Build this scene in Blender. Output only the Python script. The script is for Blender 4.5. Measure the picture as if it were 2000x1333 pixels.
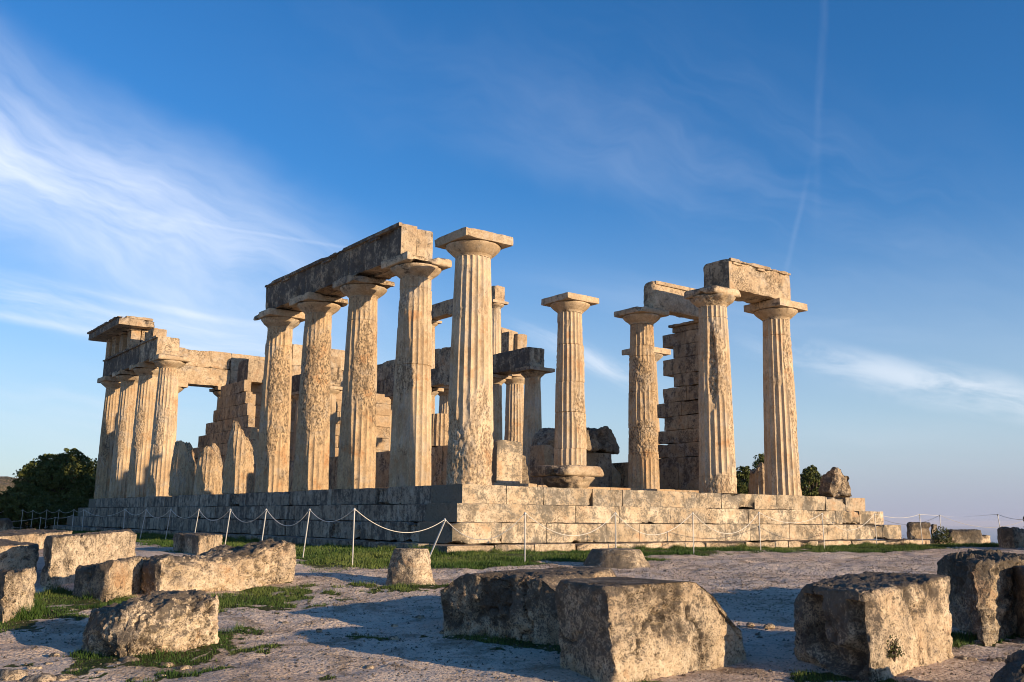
import bpy, math, random
import numpy as np
from mathutils import Vector, Matrix
random.seed(7); rng = np.random.default_rng(7)
sc = bpy.context.scene
for o in list(bpy.data.objects): bpy.data.objects.remove(o)

# ---------------------------------------------------------------- camera
CAM = np.array([-10.7282, -15.8062, -0.6513])
YAW, PIT, ROL, FPX = 0.646537, 0.183060, 0.009114, 1866.05
Fv = np.array([math.sin(YAW)*math.cos(PIT), math.cos(YAW)*math.cos(PIT), math.sin(PIT)])
Rv = np.cross(Fv, [0, 0, 1]); Rv /= np.linalg.norm(Rv); Uv = np.cross(Rv, Fv)
R2 = Rv*math.cos(ROL)+Uv*math.sin(ROL); U2 = -Rv*math.sin(ROL)+Uv*math.cos(ROL)
cd = bpy.data.cameras.new('camera'); cam = bpy.data.objects.new('camera', cd); sc.collection.objects.link(cam)
M = Matrix([[R2[i], U2[i], -Fv[i], CAM[i]] for i in range(3)]+[[0, 0, 0, 1]]); cam.matrix_world = M
cd.sensor_width = 36; cd.lens = FPX/2000*36; cd.clip_start = .1; cd.clip_end = 90000; sc.camera = cam

# ---------------------------------------------------------------- light
SUN_AZ, SUN_EL = math.radians(161), math.radians(11.5)
sd = Vector((math.sin(SUN_AZ)*math.cos(SUN_EL), math.cos(SUN_AZ)*math.cos(SUN_EL), math.sin(SUN_EL)))
sl = bpy.data.lights.new('sun', 'SUN'); sl.energy = 4.8; sl.angle = math.radians(.5); sl.color = (1.0, .76, .50)
so = bpy.data.objects.new('sun', sl); sc.collection.objects.link(so)
so.rotation_euler = sd.to_track_quat('Z', 'Y').to_euler()
w = bpy.data.worlds.new('World'); sc.world = w; w.use_nodes = True
sc.view_settings.view_transform = 'Standard'; sc.view_settings.look = 'None'
sc.view_settings.exposure = 0.42; sc.view_settings.gamma = 1
sc.cycles.filter_width = 1.0; sc.cycles.max_bounces = 8; sc.cycles.volume_bounces = 0

def nd(nt, t, **k):
    n = nt.nodes.new(t)
    for a, b in k.items():
        if a.startswith('i_'):
            n.inputs[a[2:].replace('_', ' ')].default_value = b
        else: setattr(n, a, b)
    return n
def mth(nt, op, a, b=None, c=None, clamp=False):
    n = nt.nodes.new('ShaderNodeMath'); n.operation = op; n.use_clamp = clamp
    for i, v in enumerate((a, b, c)):
        if v is None: continue
        if isinstance(v, (int, float)): n.inputs[i].default_value = v
        else: nt.links.new(v, n.inputs[i])
    return n.outputs[0]
def ramp(nt, f, pts):
    n = nt.nodes.new('ShaderNodeMapRange'); n.interpolation_type = 'SMOOTHSTEP'
    n.inputs[1].default_value, n.inputs[2].default_value = pts[0], pts[1]
    n.inputs[3].default_value, n.inputs[4].default_value = (pts[2], pts[3]) if len(pts) > 2 else (0, 1)
    nt.links.new(f, n.inputs[0]); return n.outputs[0]
def mixc(nt, f, a, b, mode='MIX'):
    n = nt.nodes.new('ShaderNodeMix'); n.data_type = 'RGBA'; n.blend_type = mode
    for i, v in ((0, f), (6, a), (7, b)):
        if isinstance(v, (int, float)): n.inputs[i].default_value = v
        elif isinstance(v, tuple): n.inputs[i].default_value = (*v, 1) if len(v) == 3 else v
        else: nt.links.new(v, n.inputs[i])
    return n.outputs[2]
def noise(nt, vec, scale, detail=4, rough=.55, dist=0):
    n = nt.nodes.new('ShaderNodeTexNoise'); n.inputs['Scale'].default_value = scale
    n.inputs['Detail'].default_value = detail; n.inputs['Roughness'].default_value = rough
    n.inputs['Distortion'].default_value = dist
    nt.links.new(vec, n.inputs['Vector']); return n.outputs['Fac']
def vmap(nt, vec, scale=(1, 1, 1), rot=(0, 0, 0), loc=(0, 0, 0)):
    n = nt.nodes.new('ShaderNodeMapping'); n.inputs['Scale'].default_value = scale
    n.inputs['Rotation'].default_value = rot; n.inputs['Location'].default_value = loc
    nt.links.new(vec, n.inputs['Vector']); return n.outputs[0]

# sky: nishita with cirrus streaks laid out by compass direction
nt = w.node_tree; bg = nt.nodes['Background']; bg.inputs['Strength'].default_value = .15
sky = nd(nt, 'ShaderNodeTexSky', sky_type='NISHITA', sun_disc=False, sun_elevation=SUN_EL, sun_rotation=SUN_AZ,
         altitude=160, air_density=1.0, dust_density=.35, ozone_density=3.2)
hs = nd(nt, 'ShaderNodeHueSaturation'); hs.inputs['Saturation'].default_value = 1.17; hs.inputs['Value'].default_value = .94
nt.links.new(mixc(nt, 1.0, sky.outputs[0], (.83, .90, 1.04), 'MULTIPLY'), hs.inputs['Color'])
tc = nd(nt, 'ShaderNodeTexCoord'); sx = nd(nt, 'ShaderNodeSeparateXYZ'); nt.links.new(tc.outputs['Generated'], sx.inputs[0])
AZ = mth(nt, 'MULTIPLY', mth(nt, 'ARCTAN2', sx.outputs[0], sx.outputs[1]), 57.2958)
EL = mth(nt, 'MULTIPLY', mth(nt, 'ARCSINE', sx.outputs[2]), 57.2958)
cx = nd(nt, 'ShaderNodeCombineXYZ'); nt.links.new(AZ, cx.inputs[0]); nt.links.new(EL, cx.inputs[1])
def dirpx(u, v):
    d = Fv+R2*(u-1000)/FPX-U2*(v-666.5)/FPX; d = d/np.linalg.norm(d)
    return math.degrees(math.atan2(d[0], d[1])), math.degrees(math.asin(d[2]))
def band(p, q, wid, soft_end, nscale, nstretch, amt, lo=.42, hi=.7, wob=.0):
    a = np.array(dirpx(*p)); b = np.array(dirpx(*q)); L = np.linalg.norm(b-a); t = (b-a)/L; ang = math.atan2(t[1], t[0])
    X = mth(nt, 'SUBTRACT', AZ, float(a[0])); Y = mth(nt, 'SUBTRACT', EL, float(a[1]))
    al = mth(nt, 'ADD', mth(nt, 'MULTIPLY', X, float(t[0])), mth(nt, 'MULTIPLY', Y, float(t[1])))
    ac = mth(nt, 'SUBTRACT', mth(nt, 'MULTIPLY', Y, float(t[0])), mth(nt, 'MULTIPLY', X, float(t[1])))
    if wob:
        wn = noise(nt, cx.outputs[0], .12, 3); ac = mth(nt, 'ADD', ac, mth(nt, 'MULTIPLY', mth(nt, 'SUBTRACT', wn, .5), wob))
    m = ramp(nt, mth(nt, 'ABSOLUTE', ac), (0, wid, 1, 0))
    m = mth(nt, 'MULTIPLY', m, ramp(nt, al, (-soft_end, soft_end)))
    m = mth(nt, 'MULTIPLY', m, ramp(nt, al, (L-soft_end, L+soft_end, 1, 0)))
    c = nd(nt, 'ShaderNodeCombineXYZ'); nt.links.new(al, c.inputs[0]); nt.links.new(ac, c.inputs[1])
    v = vmap(nt, c.outputs[0], (1/nstretch, 1, 1), loc=(p[0]*.01, p[1]*.013, 0))
    n = ramp(nt, noise(nt, v, nscale, 9, .62, .5), (lo, hi))
    return mth(nt, 'MULTIPLY', mth(nt, 'MULTIPLY', m, n), amt)
bands = [
    band((-400, 90), (640, 610), 7.6, 8, .20, 4.5, .76, .12, .84, 4),
    band((-100, 250), (420, 470), 3.8, 7, .55, 6, .34, .26, .80, 3),
    band((-100, 560), (620, 700), 1.8, 6, .5, 7, .50, .30, .75, 1.5),
    band((-100, 600), (420, 690), .45, 5, .8, 9, .45, .2, .7, .5),
    band((-50, 520), (520, 640), .35, 6, .8, 9, .30, .2, .7, .5),
    band((330, 425), (720, 490), .16, 8, .8, 8, .10, .2, .6, .2),
    band((-50, 780), (420, 860), 3.5, 8, .35, 8, .40, .3, .75, 2),
    band((1580, 695), (2120, 805), 1.4, 7, .7, 4, .62, .32, .64, 1.3),
    band((1700, 760), (2080, 830), .8, 5, .9, 4, .3, .30, .66, 1),
    band((1060, 660), (1290, 760), 1.1, 4, .6, 5, .60, .32, .68, 1),
    band((1608, -60), (1600, 300), .38, 9, .9, 3, .045, .15, .7, .9),
    band((1568, 390), (1534, 530), .26, 4, .9, 3, .06, .15, .7, .4),
    band((1180, 180), (1900, 520), 8, 12, .16, 5, .15, .36, .8, 6),
    band((600, 100), (1500, 330), 5, 12, .16, 5, .08, .34, .8, 6),
    band((1600, 860), (2050, 900), 2.4, 6, .3, 9, .20, .36, .7, 2),
    band((1100, 560), (1990, 640), 2.4, 8, .3, 8, .10, .36, .7, 2),
    band((200, 740), (1000, 760), 5, 10, .2, 6, .22, .3, .8, 3),
]
tot = bands[0]
for b_ in bands[1:]: tot = mth(nt, 'ADD', tot, b_)
tot = mth(nt, 'MINIMUM', tot, .85)
skyc = mixc(nt, tot, hs.outputs[0], (5.6, 5.8, 6.3))
# low band of pale mauve dust above the sea (belt of venus)
pal = mth(nt, 'MULTIPLY', ramp(nt, EL, (-3, 20, 1, 0)), .75)
skyc = mixc(nt, pal, skyc, (3.1, 3.55, 3.9))
mv = mth(nt, 'MULTIPLY', ramp(nt, EL, (-1, 6.5, 1, 0)), ramp(nt, AZ, (28, 62, .1, .75)))
skyc = mixc(nt, mv, skyc, (1.75, 1.75, 2.6))
nt.links.new(skyc, bg.inputs['Color'])

# ---------------------------------------------------------------- numpy noise
_perm = rng.permutation(4096)
def _h(i, j, k): return _perm[(_perm[(_perm[i & 4095]+j) & 4095]+k) & 4095]/4095.0*2-1
def vn(P):
    i = np.floor(P).astype(int); f = P-i; f = f*f*(3-2*f)
    x, y, z = i.T; u, v, t = f.T
    r = 0
    for a in (0, 1):
        for b in (0, 1):
            for c in (0, 1):
                r = r+_h(x+a, y+b, z+c)*(u if a else 1-u)*(v if b else 1-v)*(t if c else 1-t)
    return r
def fbm(P, sc_=1., oc=4, g=.5):
    r = 0; a = 1
    for o in range(oc):
        r = r+a*vn(P*sc_+17.3*o); sc_ *= 2.03; a *= g
    return r
def sstep(a, b, x): t = np.clip((x-a)/(b-a), 0, 1); return t*t*(3-2*t)

# ---------------------------------------------------------------- mesh helpers
col = sc.collection
def link(name, V, Fc, mat, parent=None, smooth=True, wear=None, tone=None, loc=None, extra=None):
    V = np.asarray(V, float)
    if loc is not None: V = V-np.asarray(loc, float)
    me = bpy.data.meshes.new(name)
    if isinstance(Fc, np.ndarray):
        n, k = Fc.shape
        me.vertices.add(len(V)); me.vertices.foreach_set('co', V.ravel())
        me.loops.add(n*k); me.loops.foreach_set('vertex_index', Fc.ravel().astype(np.int32))
        me.polygons.add(n); me.polygons.foreach_set('loop_start', np.arange(0, n*k, k, dtype=np.int32))
        me.update(calc_edges=True); me.validate()
    else:
        me.from_pydata(V.tolist(), [], Fc)
    if smooth: me.polygons.foreach_set('use_smooth', np.ones(len(me.polygons), bool))
    if smooth and hasattr(me, 'set_sharp_from_angle') and smooth != 'full': me.set_sharp_from_angle(angle=math.radians(38))
    for nm, a in (('wear', wear), ('tone', tone)):
        if a is not None:
            at = me.attributes.new(nm, 'FLOAT', 'POINT'); at.data.foreach_set('value', np.asarray(a, np.float32))
    for nm, a in (extra or {}).items():
        at = me.attributes.new(nm, 'FLOAT', 'POINT'); at.data.foreach_set('value', np.asarray(a, np.float32))
    me.materials.append(mat)
    o = bpy.data.objects.new(name, me); col.objects.link(o)
    if loc is not None: o.location = loc
    if parent is not None:
        o.parent = parent
        if loc is not None:
            q = parent; pw = np.zeros(3)
            while q is not None: pw = pw+np.asarray(q.location); q = q.parent
            o.location = np.asarray(loc)-pw
    return o
def thing(name, label, cat, loc, group=None):
    o = bpy.data.objects.new(name, None); col.objects.link(o); o.location = loc; o.empty_display_size = .3
    return tag(o, label, cat, group)
def tag(o, label=None, cat=None, group=None, kind=None):
    if cat and not kind: kind = 'thing'
    for k, v in (('label', label), ('category', cat), ('group', group), ('kind', kind)):
        if v: o[k] = v
    return o
def lattice(nx, ny, nz):
    """surface lattice of a box: unit coords in [0,1]^3 and quads"""
    idx = {}; P = []; Fc = []
    def g(i, j, k):
        q = (i, j, k)
        if q not in idx: idx[q] = len(P); P.append((i/nx, j/ny, k/nz))
        return idx[q]
    for i in range(nx):
        for j in range(ny):
            Fc.append((g(i, j, 0), g(i, j+1, 0), g(i+1, j+1, 0), g(i+1, j, 0)))
            Fc.append((g(i, j, nz), g(i+1, j, nz), g(i+1, j+1, nz), g(i, j+1, nz)))
    for i in range(nx):
        for k in range(nz):
            Fc.append((g(i, 0, k), g(i+1, 0, k), g(i+1, 0, k+1), g(i, 0, k+1)))
            Fc.append((g(i, ny, k), g(i, ny, k+1), g(i+1, ny, k+1), g(i+1, ny, k)))
    for j in range(ny):
        for k in range(nz):
            Fc.append((g(0, j, k), g(0, j, k+1), g(0, j+1, k+1), g(0, j+1, k)))
            Fc.append((g(nx, j, k), g(nx, j+1, k), g(nx, j+1, k+1), g(nx, j, k+1)))
    return np.array(P), np.array(Fc)
_lc = {}
def lat(nx, ny, nz):
    k = (nx, ny, nz)
    if k not in _lc: _lc[k] = lattice(*k)
    return _lc[k]
def vnorm(V, Fc):
    n = np.cross(V[Fc[:, 2]]-V[Fc[:, 0]], V[Fc[:, 3]]-V[Fc[:, 1]]); N = np.zeros_like(V)
    for i in range(4): np.add.at(N, Fc[:, i], n)
    return N/(np.linalg.norm(N, axis=1, keepdims=True)+1e-12)
def stone(corners, res=.08, rnd=.03, amp=.01, fs=2.5, chip=0., pit=0., carve=None, seed=0, bulge=0., g=.60):
    """worn stone block from eight corners (4 bottom, 4 top, same order)"""
    c = np.array(corners, float)
    lx = (np.linalg.norm(c[1]-c[0])+np.linalg.norm(c[5]-c[4]))/2; ly = (np.linalg.norm(c[3]-c[0])+np.linalg.norm(c[7]-c[4]))/2
    lz = np.mean([np.linalg.norm(c[i+4]-c[i]) for i in range(4)])
    n = [max(1, min(70, int(round(l/res)))) for l in (lx, ly, lz)]
    P, Fc = lat(*n); U = P.copy()
    S = np.array([lx, ly, lz]); L = P*S
    off = np.array([seed*3.71+c[0][0], seed*1.3+c[0][1], seed*2.1+c[0][2]])
    if rnd > 0:
        r = rnd*(.25+1.2*np.clip(.5+.7*vn(L*fs*.5+off+5)+.5*vn(L*fs*2.3+off), 0, 1.8)); r = np.minimum(r, S.min()*.49)[:, None]
        q = np.clip(L, r, S-r); d = L-q; ln = np.linalg.norm(d, axis=1, keepdims=True)
        L = np.where(ln > r, q+d/np.maximum(ln, 1e-9)*r, L); P = L/S
    if bulge: 
        t = P*2-1; P = P+bulge*.5*np.stack([t[:, i]*(1-t[:, (i+1) % 3]**2*.9)*(1-t[:, (i+2) % 3]**2*.9) for i in range(3)], 1)
    a, b, t = P[:, 0:1], P[:, 1:2], P[:, 2:3]
    bot = c[0]*(1-a)*(1-b)+c[1]*a*(1-b)+c[2]*a*b+c[3]*(1-a)*b
    top = c[4]*(1-a)*(1-b)+c[5]*a*(1-b)+c[6]*a*b+c[7]*(1-a)*b
    V = bot*(1-t)+top*t
    wear = np.zeros(len(V))
    if amp or chip or pit or carve:
        N = vnorm(V, Fc); W_ = V+off
        f1 = fbm(W_, fs, 6, g); d = amp*(.6*f1+.8*(.35-np.abs(fbm(W_+50, fs*1.4, 5, g))))
        if chip:
            m = sstep(.15, .55, fbm(W_+31, fs*.55, 3)); d = d-chip*m*(1+.4*fbm(W_, fs*4, 3)); wear = np.maximum(wear, m)
        if pit:
            m = sstep(.25, .55, vn(W_*fs*3.1+9)); d = d-pit*m
            wear = np.maximum(wear, .5*m)
        if g > .7:   # natural fallen stone: a few open cracks
            ck = sstep(.05, .012, np.abs(vn(W_*1.9+13)+.25*fbm(W_, 6, 3)))*sstep(-.1, .3, vn(W_*1.1+77)); d = d-.032*ck; wear = np.maximum(wear, ck)
        if carve is not None: d = d-carve(U)
        V = V+N*d[:, None]
    return V, Fc, wear
def boxc(x0, x1, y0, y1, z0, z1):
    return [(x0, y0, z0), (x1, y0, z0), (x1, y1, z0), (x0, y1, z0), (x0, y0, z1), (x1, y0, z1), (x1, y1, z1), (x0, y1, z1)]
def facet(V, k, seed, amt):
    """break off k corners or edges along rough planes"""
    r = np.random.RandomState(seed); c = V.mean(0); sz = (V.max(0)-V.min(0))
    for _ in range(k):
        n = r.choice([-1, 0, 1], 3, p=[.38, .24, .38]).astype(float)
        if n[2] < 0: n[2] = 0
        if np.abs(n).sum() < 2: n[2] = 1; n[r.randint(2)] = r.choice([-1, 1])
        n += r.normal(0, .25, 3); n /= np.linalg.norm(n); p = V@n; d = p.max()-amt*r.uniform(.4, 1)*sz.min()
        ds = p-d+.35*amt*sz.min()*fbm(V+seed, 5, 4, .6)*.5; V = V-n*(np.maximum(ds, 0)*.93)[:, None]
    return V
class Mesh:
    def __init__(s): s.V = []; s.F = []; s.W = []; s.T = []; s.n = 0
    def add(s, V, Fc, W=None, tone=0.):
        s.V.append(V); s.F.append(Fc+s.n); s.W.append(np.zeros(len(V)) if W is None else W); s.T.append(np.full(len(V), tone)); s.n += len(V)
    def box(s, x0, x1, y0, y1, z0, z1, tone=None, **k):
        V, Fc, W = stone(boxc(x0, x1, y0, y1, z0, z1), seed=s.n % 97, **k)
        s.add(V, Fc, W, random.uniform(-1, 1) if tone is None else tone)
    def build(s, name, mat, parent=None, loc=None, **k):
        return link(name, np.concatenate(s.V), np.concatenate(s.F), mat, parent, wear=np.concatenate(s.W), tone=np.concatenate(s.T), loc=loc, **k)

# ---------------------------------------------------------------- stone materials
def stone_mat(name, cA, cB, dark=(.045, .042, .04), dark_amt=.3, orange=.15, speck=.5, streak=.3, bump=.5, pitc=(.10, .075, .05), grain=1., rough_amt=.0, negx=.0, topc=.0, vs=1., gk=.8, grey=.55):
    m = bpy.data.materials.new(name); m.use_nodes = True; nt = m.node_tree; bs = nt.nodes['Principled BSDF']
    bs.inputs['Roughness'].default_value = .92; bs.inputs['Specular IOR Level'].default_value = .18
    tc = nd(nt, 'ShaderNodeTexCoord'); oi = nd(nt, 'ShaderNodeObjectInfo')
    va = nd(nt, 'ShaderNodeVectorMath', operation='MULTIPLY_ADD'); va.inputs[1].default_value = (1, 1, 1)
    cr = nd(nt, 'ShaderNodeCombineXYZ')
    r50 = mth(nt, 'MULTIPLY', oi.outputs['Random'], 40.)
    for i in range(3): nt.links.new(r50, cr.inputs[i])
    nt.links.new(tc.outputs['Object'], va.inputs[0]); nt.links.new(cr.outputs[0], va.inputs[2]); vec = va.outputs[0]
    wear = nd(nt, 'ShaderNodeAttribute', attribute_name='wear').outputs['Fac']
    tone = nd(nt, 'ShaderNodeAttribute', attribute_name='tone').outputs['Fac']
    n1 = noise(nt, vec, 1.1, 8, .6)
    n2 = noise(nt, vmap(nt, vec, (1, 1, .22)), 4.5, 7, .62, .3)
    n3 = noise(nt, vmap(nt, vec, (1, 1, vs**.5)), 26*grain, 10, .72)
    n4 = noise(nt, vmap(nt, vec, loc=(7, 3, 9)), 1.9, 9, .66, .4)
    n5 = noise(nt, vmap(nt, vec, (1, 1, vs), loc=(3, 31, 5)), 7.5*grain, 9, .7, .3)
    c = mixc(nt, ramp(nt, n1, (.36, .64)), cA, cB)
    tn = mth(nt, 'MULTIPLY_ADD', tone, .15, mth(nt, 'MULTIPLY_ADD', oi.outputs['Random'], .22, .90))
    hv = nd(nt, 'ShaderNodeHueSaturation'); nt.links.new(c, hv.inputs['Color']); nt.links.new(tn, hv.inputs['Value']); c = hv.outputs[0]
    c = mixc(nt, mth(nt, 'MULTIPLY', ramp(nt, n4, (.50, .38)), grey), c, (.47, .42, .345))
    # fine mottling
    c = mixc(nt, mth(nt, 'MULTIPLY', ramp(nt, n5, (.38, .62)), .40), c, (cA[0]*.60, cA[1]*.55, cA[2]*.50))
    c = mixc(nt, mth(nt, 'MULTIPLY', ramp(nt, n3, (.53, .62)), .5), c, (min(1, cB[0]*1.25), min(1, cB[1]*1.25), min(1, cB[2]*1.25)))
    # ochre lichen and iron staining
    o1 = mth(nt, 'MULTIPLY', ramp(nt, n4, (.56, .68)), orange)
    c = mixc(nt, o1, c, (.42, .17, .045))
    # grey-black crust: big patches broken up by fine grain, running down in streaks
    k = mth(nt, 'ADD', mth(nt, 'MULTIPLY', n2, streak), mth(nt, 'MULTIPLY', mth(nt, 'SUBTRACT', 1.0, n4), 1-streak))
    k = mth(nt, 'ADD', k, mth(nt, 'MULTIPLY', mth(nt, 'SUBTRACT', n3, .5), gk))
    k = mth(nt, 'ADD', k, mth(nt, 'MULTIPLY', mth(nt, 'SUBTRACT', n5, .5), .45))
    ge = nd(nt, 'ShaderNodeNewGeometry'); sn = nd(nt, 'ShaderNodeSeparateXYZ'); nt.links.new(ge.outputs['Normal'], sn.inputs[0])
    if negx: k = mth(nt, 'ADD', k, mth(nt, 'MULTIPLY', mth(nt, 'MAXIMUM', mth(nt, 'MULTIPLY', sn.outputs[0], -1.0), 0.0), negx))  # dark colour gets stronger on faces turned toward minus x
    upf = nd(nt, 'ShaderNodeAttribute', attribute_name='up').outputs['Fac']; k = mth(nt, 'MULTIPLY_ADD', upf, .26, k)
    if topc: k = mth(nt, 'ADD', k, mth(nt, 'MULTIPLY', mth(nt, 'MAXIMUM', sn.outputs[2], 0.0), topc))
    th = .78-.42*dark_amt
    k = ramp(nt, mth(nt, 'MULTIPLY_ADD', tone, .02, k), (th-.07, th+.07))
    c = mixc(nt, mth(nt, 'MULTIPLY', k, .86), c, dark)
    # speckled pits, stronger where the face is broken
    wv = mth(nt, 'ADD', mth(nt, 'MULTIPLY', wear, .9), rough_amt, clamp=True)
    s1 = mth(nt, 'MULTIPLY', ramp(nt, mth(nt, 'MULTIPLY_ADD', wv, -.06, n3), (.38, .46, 1, 0)), mth(nt, 'MULTIPLY_ADD', wv, .5, speck, clamp=True))
    c = mixc(nt, s1, c, pitc)
    p5 = mth(nt, 'MULTIPLY', ramp(nt, n5, (.50, .66)), mth(nt, 'MULTIPLY', wv, .5))
    c = mixc(nt, p5, c, dark)
    nt.links.new(c, bs.inputs['Base Color'])
    hgt = mth(nt, 'ADD', mth(nt, 'MULTIPLY', n3, .35), mth(nt, 'MULTIPLY', n5, mth(nt, 'MULTIPLY_ADD', wv, 1.8, .5)))
    b = nd(nt, 'ShaderNodeBump'); b.inputs['Strength'].default_value = bump; b.inputs['Distance'].default_value = .03
    nt.links.new(hgt, b.inputs['Height']); nt.links.new(b.outputs[0], bs.inputs['Normal'])
    return m
CREAM = (.60, .465, .305); OCH = (.46, .335, .205); PALE = (.64, .53, .38)
MS = dict(
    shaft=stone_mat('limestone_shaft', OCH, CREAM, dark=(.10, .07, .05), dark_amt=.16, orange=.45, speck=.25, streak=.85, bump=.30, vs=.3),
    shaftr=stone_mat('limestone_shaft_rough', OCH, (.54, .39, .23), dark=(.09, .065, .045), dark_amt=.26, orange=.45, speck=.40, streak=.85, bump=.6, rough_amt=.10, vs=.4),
    cap=stone_mat('limestone_capital', OCH, CREAM, dark=(.08, .065, .05), dark_amt=.30, orange=.25, speck=.3, bump=.5, negx=.08, topc=.2),
    arch=stone_mat('limestone_architrave', (.43, .31, .19), CREAM, dark=(.07, .058, .045), dark_amt=.38, orange=.3, speck=.5, streak=.5, bump=.7, negx=.1, topc=.1),
    wall=stone_mat('limestone_wall', (.42, .29, .17), (.50, .37, .23), dark=(.07, .055, .045), dark_amt=.36, orange=.35, speck=.35, streak=.5, bump=.6, negx=.08),
    stepf=stone_mat('limestone_step_pale', (.52, .40, .26), PALE, dark=(.13, .115, .09), dark_amt=.58, grey=.75, gk=1.1, orange=.38, speck=.45, streak=.25, bump=.6, negx=.30, topc=.06),
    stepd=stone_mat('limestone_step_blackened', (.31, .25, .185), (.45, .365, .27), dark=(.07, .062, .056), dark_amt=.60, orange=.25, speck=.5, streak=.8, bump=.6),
    rock=stone_mat('fallen_limestone', (.40, .31, .21), (.56, .44, .29), dark=(.07, .06, .05), gk=1.5, dark_amt=.56, orange=.4, speck=.8, streak=.2, bump=1.1, rough_amt=.35, negx=.10, topc=.10, grain=1.7),
    rockp=stone_mat('fallen_limestone_pale', (.56, .42, .27), (.76, .61, .42), dark=(.075, .062, .05), gk=1.7, dark_amt=.36, orange=.45, speck=.55, streak=.2, bump=1.1, rough_amt=.26, negx=.16, topc=.16, grain=1.7, grey=.3),
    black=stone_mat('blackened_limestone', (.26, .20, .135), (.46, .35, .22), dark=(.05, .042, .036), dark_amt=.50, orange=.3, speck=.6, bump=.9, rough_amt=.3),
    archd=stone_mat('limestone_architrave_dark', (.38, .28, .18), (.52, .40, .26), dark=(.065, .055, .048), dark_amt=.46, orange=.25, speck=.5, streak=.5, bump=.8, negx=.14, topc=.1),
)

# ---------------------------------------------------------------- terrain height
def gb(P): return .035*fbm(P, .55, 3)+.019*fbm(P, 3.1, 5, .62)
FH = np.array([math.sin(YAW), math.cos(YAW)]); RH = np.array([math.cos(YAW), -math.sin(YAW)])
def gz(x, y):
    x = np.asarray(x, float); y = np.asarray(y, float)
    D = (x-CAM[0])*FH[0]+(y-CAM[1])*FH[1]; s = (x-CAM[0])*RH[0]+(y-CAM[1])*RH[1]
    near = -.65-(1.57-.055*np.clip(D, -12, 60)); far = -1.31+0*s
    k = .05; d = near-far   # smooth minimum of the slope and the level terrace
    z = far+np.where(d > 0, 0, d)-k*np.exp(-np.abs(d)/k)*.5
    dx = np.maximum(np.maximum(x-17.5, -45-x), 0); dy = np.maximum(np.maximum(y-46, -60-y), 0)
    o = np.hypot(dx, dy); z = z-.26*o*sstep(0, 30, o)-.02*o
    return np.maximum(z, -170)
def gpt(u, v):
    d = Fv+R2*(u-1000)/FPX-U2*(v-666.5)/FPX; t = 2.
    for _ in range(4000):
        P = CAM+d*t
        if P[2] < gz(P[0], P[1]): break
        t *= 1.002
    a, b = t/1.002, t
    for _ in range(20):
        m_ = (a+b)/2; P = CAM+d*m_
        if P[2] < gz(P[0], P[1]): b = m_
        else: a = m_
    P = CAM+d*b; return np.array([P[0], P[1], float(gz(P[0], P[1]))])
def atD(u, D):
    d = Fv+R2*(u-1000)/FPX; d = d/np.dot(d[:2], FH); return CAM[:2]+d[:2]*D
def zat(xy, v):
    """height above the point xy seen at picture row v"""
    lo, hi = -8., 30.
    for _ in range(40):
        z = (lo+hi)/2; p = np.array([xy[0], xy[1], z])-CAM
        vv = 666.5-FPX*np.dot(p, U2)/np.dot(p, Fv)
        if vv > v: lo = z
        else: hi = z
    return (lo+hi)/2

# ---------------------------------------------------------------- ground
def axis(lo, hi, a, b, st):
    core = np.arange(a, b, st); L = [a]; s = st
    while L[-1] > lo: s *= 1.13; L.append(L[-1]-s)
    Rr = [core[-1]]; s = st
    while Rr[-1] < hi: s *= 1.13; Rr.append(Rr[-1]+s)
    return np.concatenate([np.array(L[1:])[::-1], core, np.array(Rr[1:])])
X = axis(-2500, 2500, -10.5, 15, .052); Y = axis(-2500, 2500, -13.5, -1.0, .052)
GX, GY = np.meshgrid(X, Y, indexing='ij'); gx = GX.ravel(); gy = GY.ravel(); Z = gz(gx, gy)
P3 = np.stack([gx, gy, gx*0], 1); nearm = (np.abs(gx) < 60) & (np.abs(gy) < 60)
bmp = np.zeros(len(gx)); bmp[nearm] = gb(P3[nearm])
Zg = Z+bmp
farm = ~nearm; Zg[farm] += 1.2*fbm(P3[farm], .03, 3)
# turf band round the platform and beside stones
TURF = []   # (x, y, r) spots filled below
def turf_mask(x, y):
    P = np.stack([x, y, x*0], 1); n = fbm(P, .9, 4, .6)
    dx = np.maximum(np.maximum(-.99-x, x-14.8), 0); dy = np.maximum(np.maximum(-.99-y, y-29.8), 0); d = np.hypot(dx, dy)
    wid = np.where(y < -.9, 2.25+.6*sstep(6, -2, x), 2.9)
    m = sstep(.55, -.45, d-wid-.95*n)*(.62+.38*sstep(-.5, .15, fbm(P+77, 1.3, 3)))
    return m
def spot_mask(x, y):
    P = np.stack([x, y, x*0], 1); n = fbm(P, 3.4, 5, .7); m = np.zeros(len(x))
    for (a, b, r) in TURF: m = np.maximum(m, sstep(.30, -.25, np.hypot(x-a, y-b)/r-1-.95*n))
    return m

# ---------------------------------------------------------------- temple: grid of axes
W_, L_ = 13.77, 28.82; A_ = .55
fx = [A_]+[A_+2.40+2.623*i for i in range(4)]+[W_-A_]
fy = [A_]+[A_+2.34+2.56*i for i in range(10)]+[L_-A_]

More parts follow.
